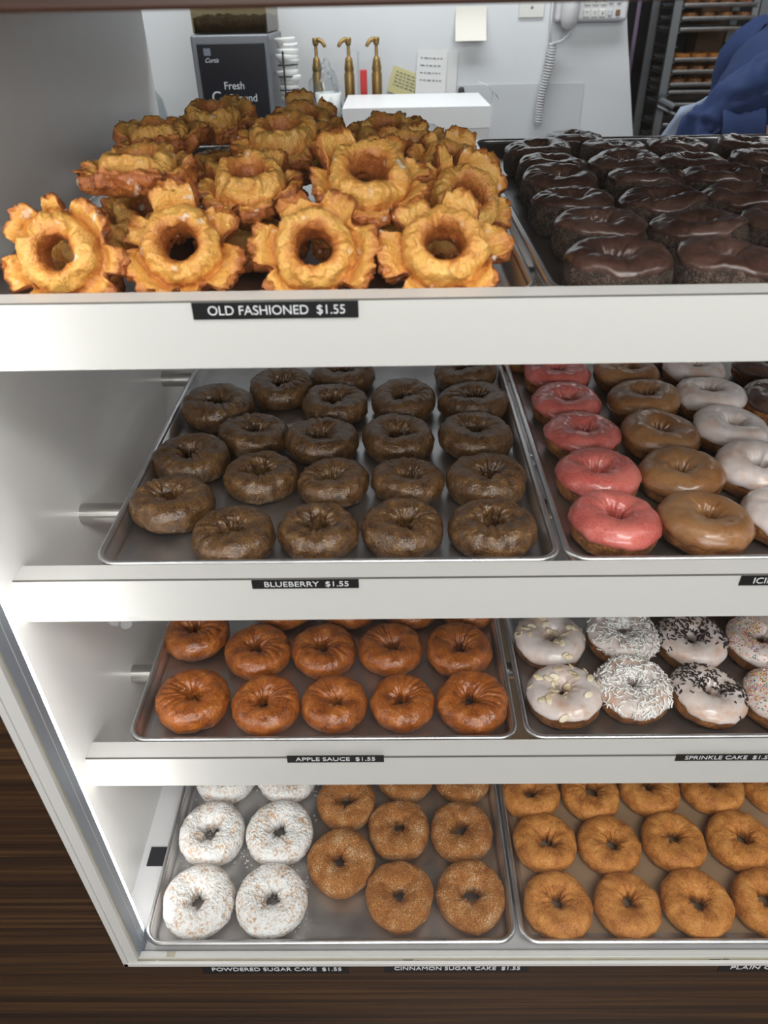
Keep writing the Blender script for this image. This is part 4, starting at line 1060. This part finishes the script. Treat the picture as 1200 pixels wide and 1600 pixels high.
# ------------------------------------------------------------------ person
pe = thing('person', (0.862, 1.88, 0), 'person in a blue work shirt with rolled sleeve, bending an elbow beside the rack', 'person')
def skin_body():
    J = {'pel': (0.02, 0.02, 0.93, 0.13), 'waist': (0.02, 0.02, 1.08, 0.12), 'chest': (0.03, 0.02, 1.25, 0.14), 'neck0': (0.04, 0.02, 1.42, 0.065), 'neck1': (0.06, 0.02, 1.48, 0.055), 'head': (0.085, 0.02, 1.585, 0.085), 'crown': (0.08, 0.02, 1.66, 0.075),
         'rs': (0.0, -0.12, 1.36, 0.055), 're': (-0.170, -0.125, 1.243, 0.045), 'rf': (-0.08, -0.150, 1.252, 0.044), 'rw': (0.09, -0.175, 1.25, 0.030), 'rp': (0.15, -0.185, 1.245, 0.032),
         'ls': (0.02, 0.19, 1.38, 0.06), 'le': (0.02, 0.26, 1.12, 0.045), 'lw': (0.22, 0.2, 1.1, 0.03), 'lp': (0.28, 0.18, 1.1, 0.032),
         'rh': (0.01, -0.08, 0.86, 0.09), 'rk': (0.03, -0.09, 0.49, 0.06), 'ra': (0.0, -0.09, 0.09, 0.042), 'rt': (0.15, -0.10, 0.035, 0.03),
         'lh': (0.01, 0.12, 0.86, 0.09), 'lk': (0.03, 0.13, 0.49, 0.06), 'la': (0.0, 0.13, 0.09, 0.042), 'lt': (0.15, 0.14, 0.035, 0.03)}
    E = [('pel', 'waist'), ('waist', 'chest'), ('chest', 'neck0'), ('neck0', 'neck1'), ('neck1', 'head'), ('head', 'crown'), ('chest', 'rs'), ('rs', 're'), ('re', 'rf'), ('rf', 'rw'), ('rw', 'rp'),
         ('chest', 'ls'), ('ls', 'le'), ('le', 'lw'), ('lw', 'lp'), ('pel', 'rh'), ('rh', 'rk'), ('rk', 'ra'), ('ra', 'rt'), ('pel', 'lh'), ('lh', 'lk'), ('lk', 'la'), ('la', 'lt')]
    fi = 0
    for hnd, base, sgn in (('rp', (0.15, -0.185, 1.245), 1), ('lp', (0.28, 0.18, 1.10), -1)):
        for k in range(4):
            L = (0.085, 0.095, 0.09, 0.07)[k]; yy = (k - 1.5) * 0.019
            a = '%sf%d' % (hnd, k)
            J[a + 'a'] = (base[0] + 0.045, base[1] + yy, base[2] + 0.004, 0.0095); J[a + 'b'] = (base[0] + 0.045 + L * 0.5, base[1] + yy * 1.1, base[2] - 0.008, 0.0088); J[a + 'c'] = (base[0] + 0.045 + L * 0.85, base[1] + yy * 1.1, base[2] - 0.035, 0.0078)
            E += [(hnd, a + 'a'), (a + 'a', a + 'b'), (a + 'b', a + 'c')]
        J[hnd + 't1'] = (base[0] + 0.01, base[1] + sgn * 0.04, base[2] - 0.01, 0.011); J[hnd + 't2'] = (base[0] + 0.05, base[1] + sgn * 0.055, base[2] - 0.022, 0.009)
        E += [(hnd, hnd + 't1'), (hnd + 't1', hnd + 't2')]
    ks = list(J); me = bpy.data.meshes.new('body'); me.from_pydata([J[k][:3] for k in ks], [(ks.index(a), ks.index(b_)) for a, b_ in E], [])
    o = link('body', me, B['skin'], pe)
    md = o.modifiers.new('skin', 'SKIN'); md.use_smooth_shade = True
    for i, k in enumerate(ks):
        v = me.skin_vertices[0].data[i]; v.radius = (J[k][3], J[k][3]); v.use_root = (k == 'pel')
    s = o.modifiers.new('sub', 'SUBSURF'); s.levels = 2; s.render_levels = 2
    return o
skin_body()
def loft(b, pts, seed, fold=0.006, n=40, sub=8, cap=False):
    """cloth tube through (x,y,z,rx,ry) stations with soft folds, open ends turned in"""
    P = []
    for i in range(len(pts) - 1):
        for k in range(sub):
            P.append([0.0] * 0 or cat_open(pts, i + k / sub))
    P.append(list(pts[-1]))
    V = []; F = []; o = Vector((seed, seed * 1.3, 0)); prev = None
    for i, p in enumerate(P):
        c = Vector(p[:3]); t = (Vector(P[min(i + 1, len(P) - 1)][:3]) - Vector(P[max(i - 1, 0)][:3])).normalized()
        a = Vector((0, 1, 0)) - t * t.y
        a.normalize(); bb = t.cross(a)
        for j in range(n):
            q = 2 * PI * j / n
            f = fold * (noise.noise(Vector((math.cos(q) * 1.5, math.sin(q) * 1.5, i / sub * 2.2)) + o) + 0.9 * abs(noise.noise(Vector((math.cos(q) * 2.4, math.sin(q) * 2.4, i / sub * 3.5)) - o)) - 0.5)
            V.append(c + a * math.cos(q) * (p[4] + f) + bb * math.sin(q) * (p[3] + f))
    m = len(P)
    for i in range(m - 1):
        for j in range(n): F.append((i * n + j, i * n + (j + 1) % n, (i + 1) * n + (j + 1) % n, (i + 1) * n + j))
    b.add(V, F)
def cat_open(P, t):
    n = len(P); i = min(int(t), n - 2); f = t - i
    p0, p1, p2, p3 = P[max(i - 1, 0)], P[i], P[i + 1], P[min(i + 2, n - 1)]
    return [0.5 * (2 * b_ + (-a + c) * f + (2 * a - 5 * b_ + 4 * c - d) * f * f + (-a + 3 * b_ - 3 * c + d) * f ** 3) for a, b_, c, d in zip(p0, p1, p2, p3)]
b = MB()
loft(b, [(0.02, 0.02, 0.84, 0.135, 0.185), (0.02, 0.02, 1.05, 0.13, 0.185), (0.03, 0.02, 1.25, 0.14, 0.20), (0.03, 0.02, 1.36, 0.115, 0.20), (0.04, 0.02, 1.43, 0.075, 0.10), (0.045, 0.02, 1.455, 0.065, 0.07)], 2, 0.008)
loft(b, [(0.04, -0.09, 1.385, 0.05, 0.07), (-0.010, -0.125, 1.355, 0.078, 0.072), (-0.105, -0.13, 1.305, 0.082, 0.074), (-0.160, -0.128, 1.245, 0.078, 0.068), (-0.150, -0.135, 1.236, 0.064, 0.064), (-0.125, -0.138, 1.240, 0.062, 0.064)], 5, 0.020, n=64, sub=14)
loft(b, [(0.03, 0.12, 1.40, 0.05, 0.07), (0.02, 0.20, 1.37, 0.075, 0.065), (0.02, 0.25, 1.22, 0.065, 0.06), (0.03, 0.262, 1.12, 0.06, 0.058), (0.08, 0.25, 1.105, 0.055, 0.055)], 9, 0.008)
sh = b.build('shirt', B['blue'], pe, smooth=True)
sd = sh.modifiers.new('thick', 'SOLIDIFY'); sd.thickness = 0.003
b = MB(); loft(b, [(-0.168, -0.142, 1.246, 0.074, 0.079), (-0.125, -0.148, 1.249, 0.072, 0.076), (-0.085, -0.152, 1.252, 0.070, 0.073)], 12, 0.005, sub=6)
cf = b.build('rolled_cuff', B['blue'], sh, smooth=True); sd = cf.modifiers.new('thick', 'SOLIDIFY'); sd.thickness = 0.005
b = MB()
for s_, y in ((0, -0.085), (1, 0.125)):
    loft(b, [(0.012, y, 0.93, 0.115, 0.105), (0.015, y, 0.78, 0.095, 0.095), (0.03, y, 0.49, 0.075, 0.075), (0.005, y, 0.10, 0.065, 0.065)], 20 + s_, 0.006)
tr = b.build('trousers', B['trouser'], pe, smooth=True); tr.modifiers.new('thick', 'SOLIDIFY').thickness = 0.003
b = MB(); b.add(*blob(0.098, 0.092, 0.085, 0.05, 3, 6, c=(0.075, 0.02, 1.635))); b.build('hair', B['hair'], pe, smooth=True)
# apron tie and cloth showing behind the elbow
b = MB(); nx, nz = 14, 12; V = []; F = []
for i in range(nx + 1):
    for j in range(nz + 1):
        u, v = i / nx, j / nz
        V.append((-0.255 + 0.20 * u + 0.10 * (v - 0.4) * (1 - u), 0.02 + 0.03 * math.sin(u * 9 + v * 3) * 0.5 + 0.012 * math.sin(v * 11), 1.02 + 0.32 * v - 0.05 * (1 - u) * v))
for i in range(nx):
    for j in range(nz): F.append((i * (nz + 1) + j, (i + 1) * (nz + 1) + j, (i + 1) * (nz + 1) + j + 1, i * (nz + 1) + j + 1))
b.add(V, F); ap = b.build('apron', B['apron'], pe, smooth=True); ap.modifiers.new('thick', 'SOLIDIFY').thickness = 0.003
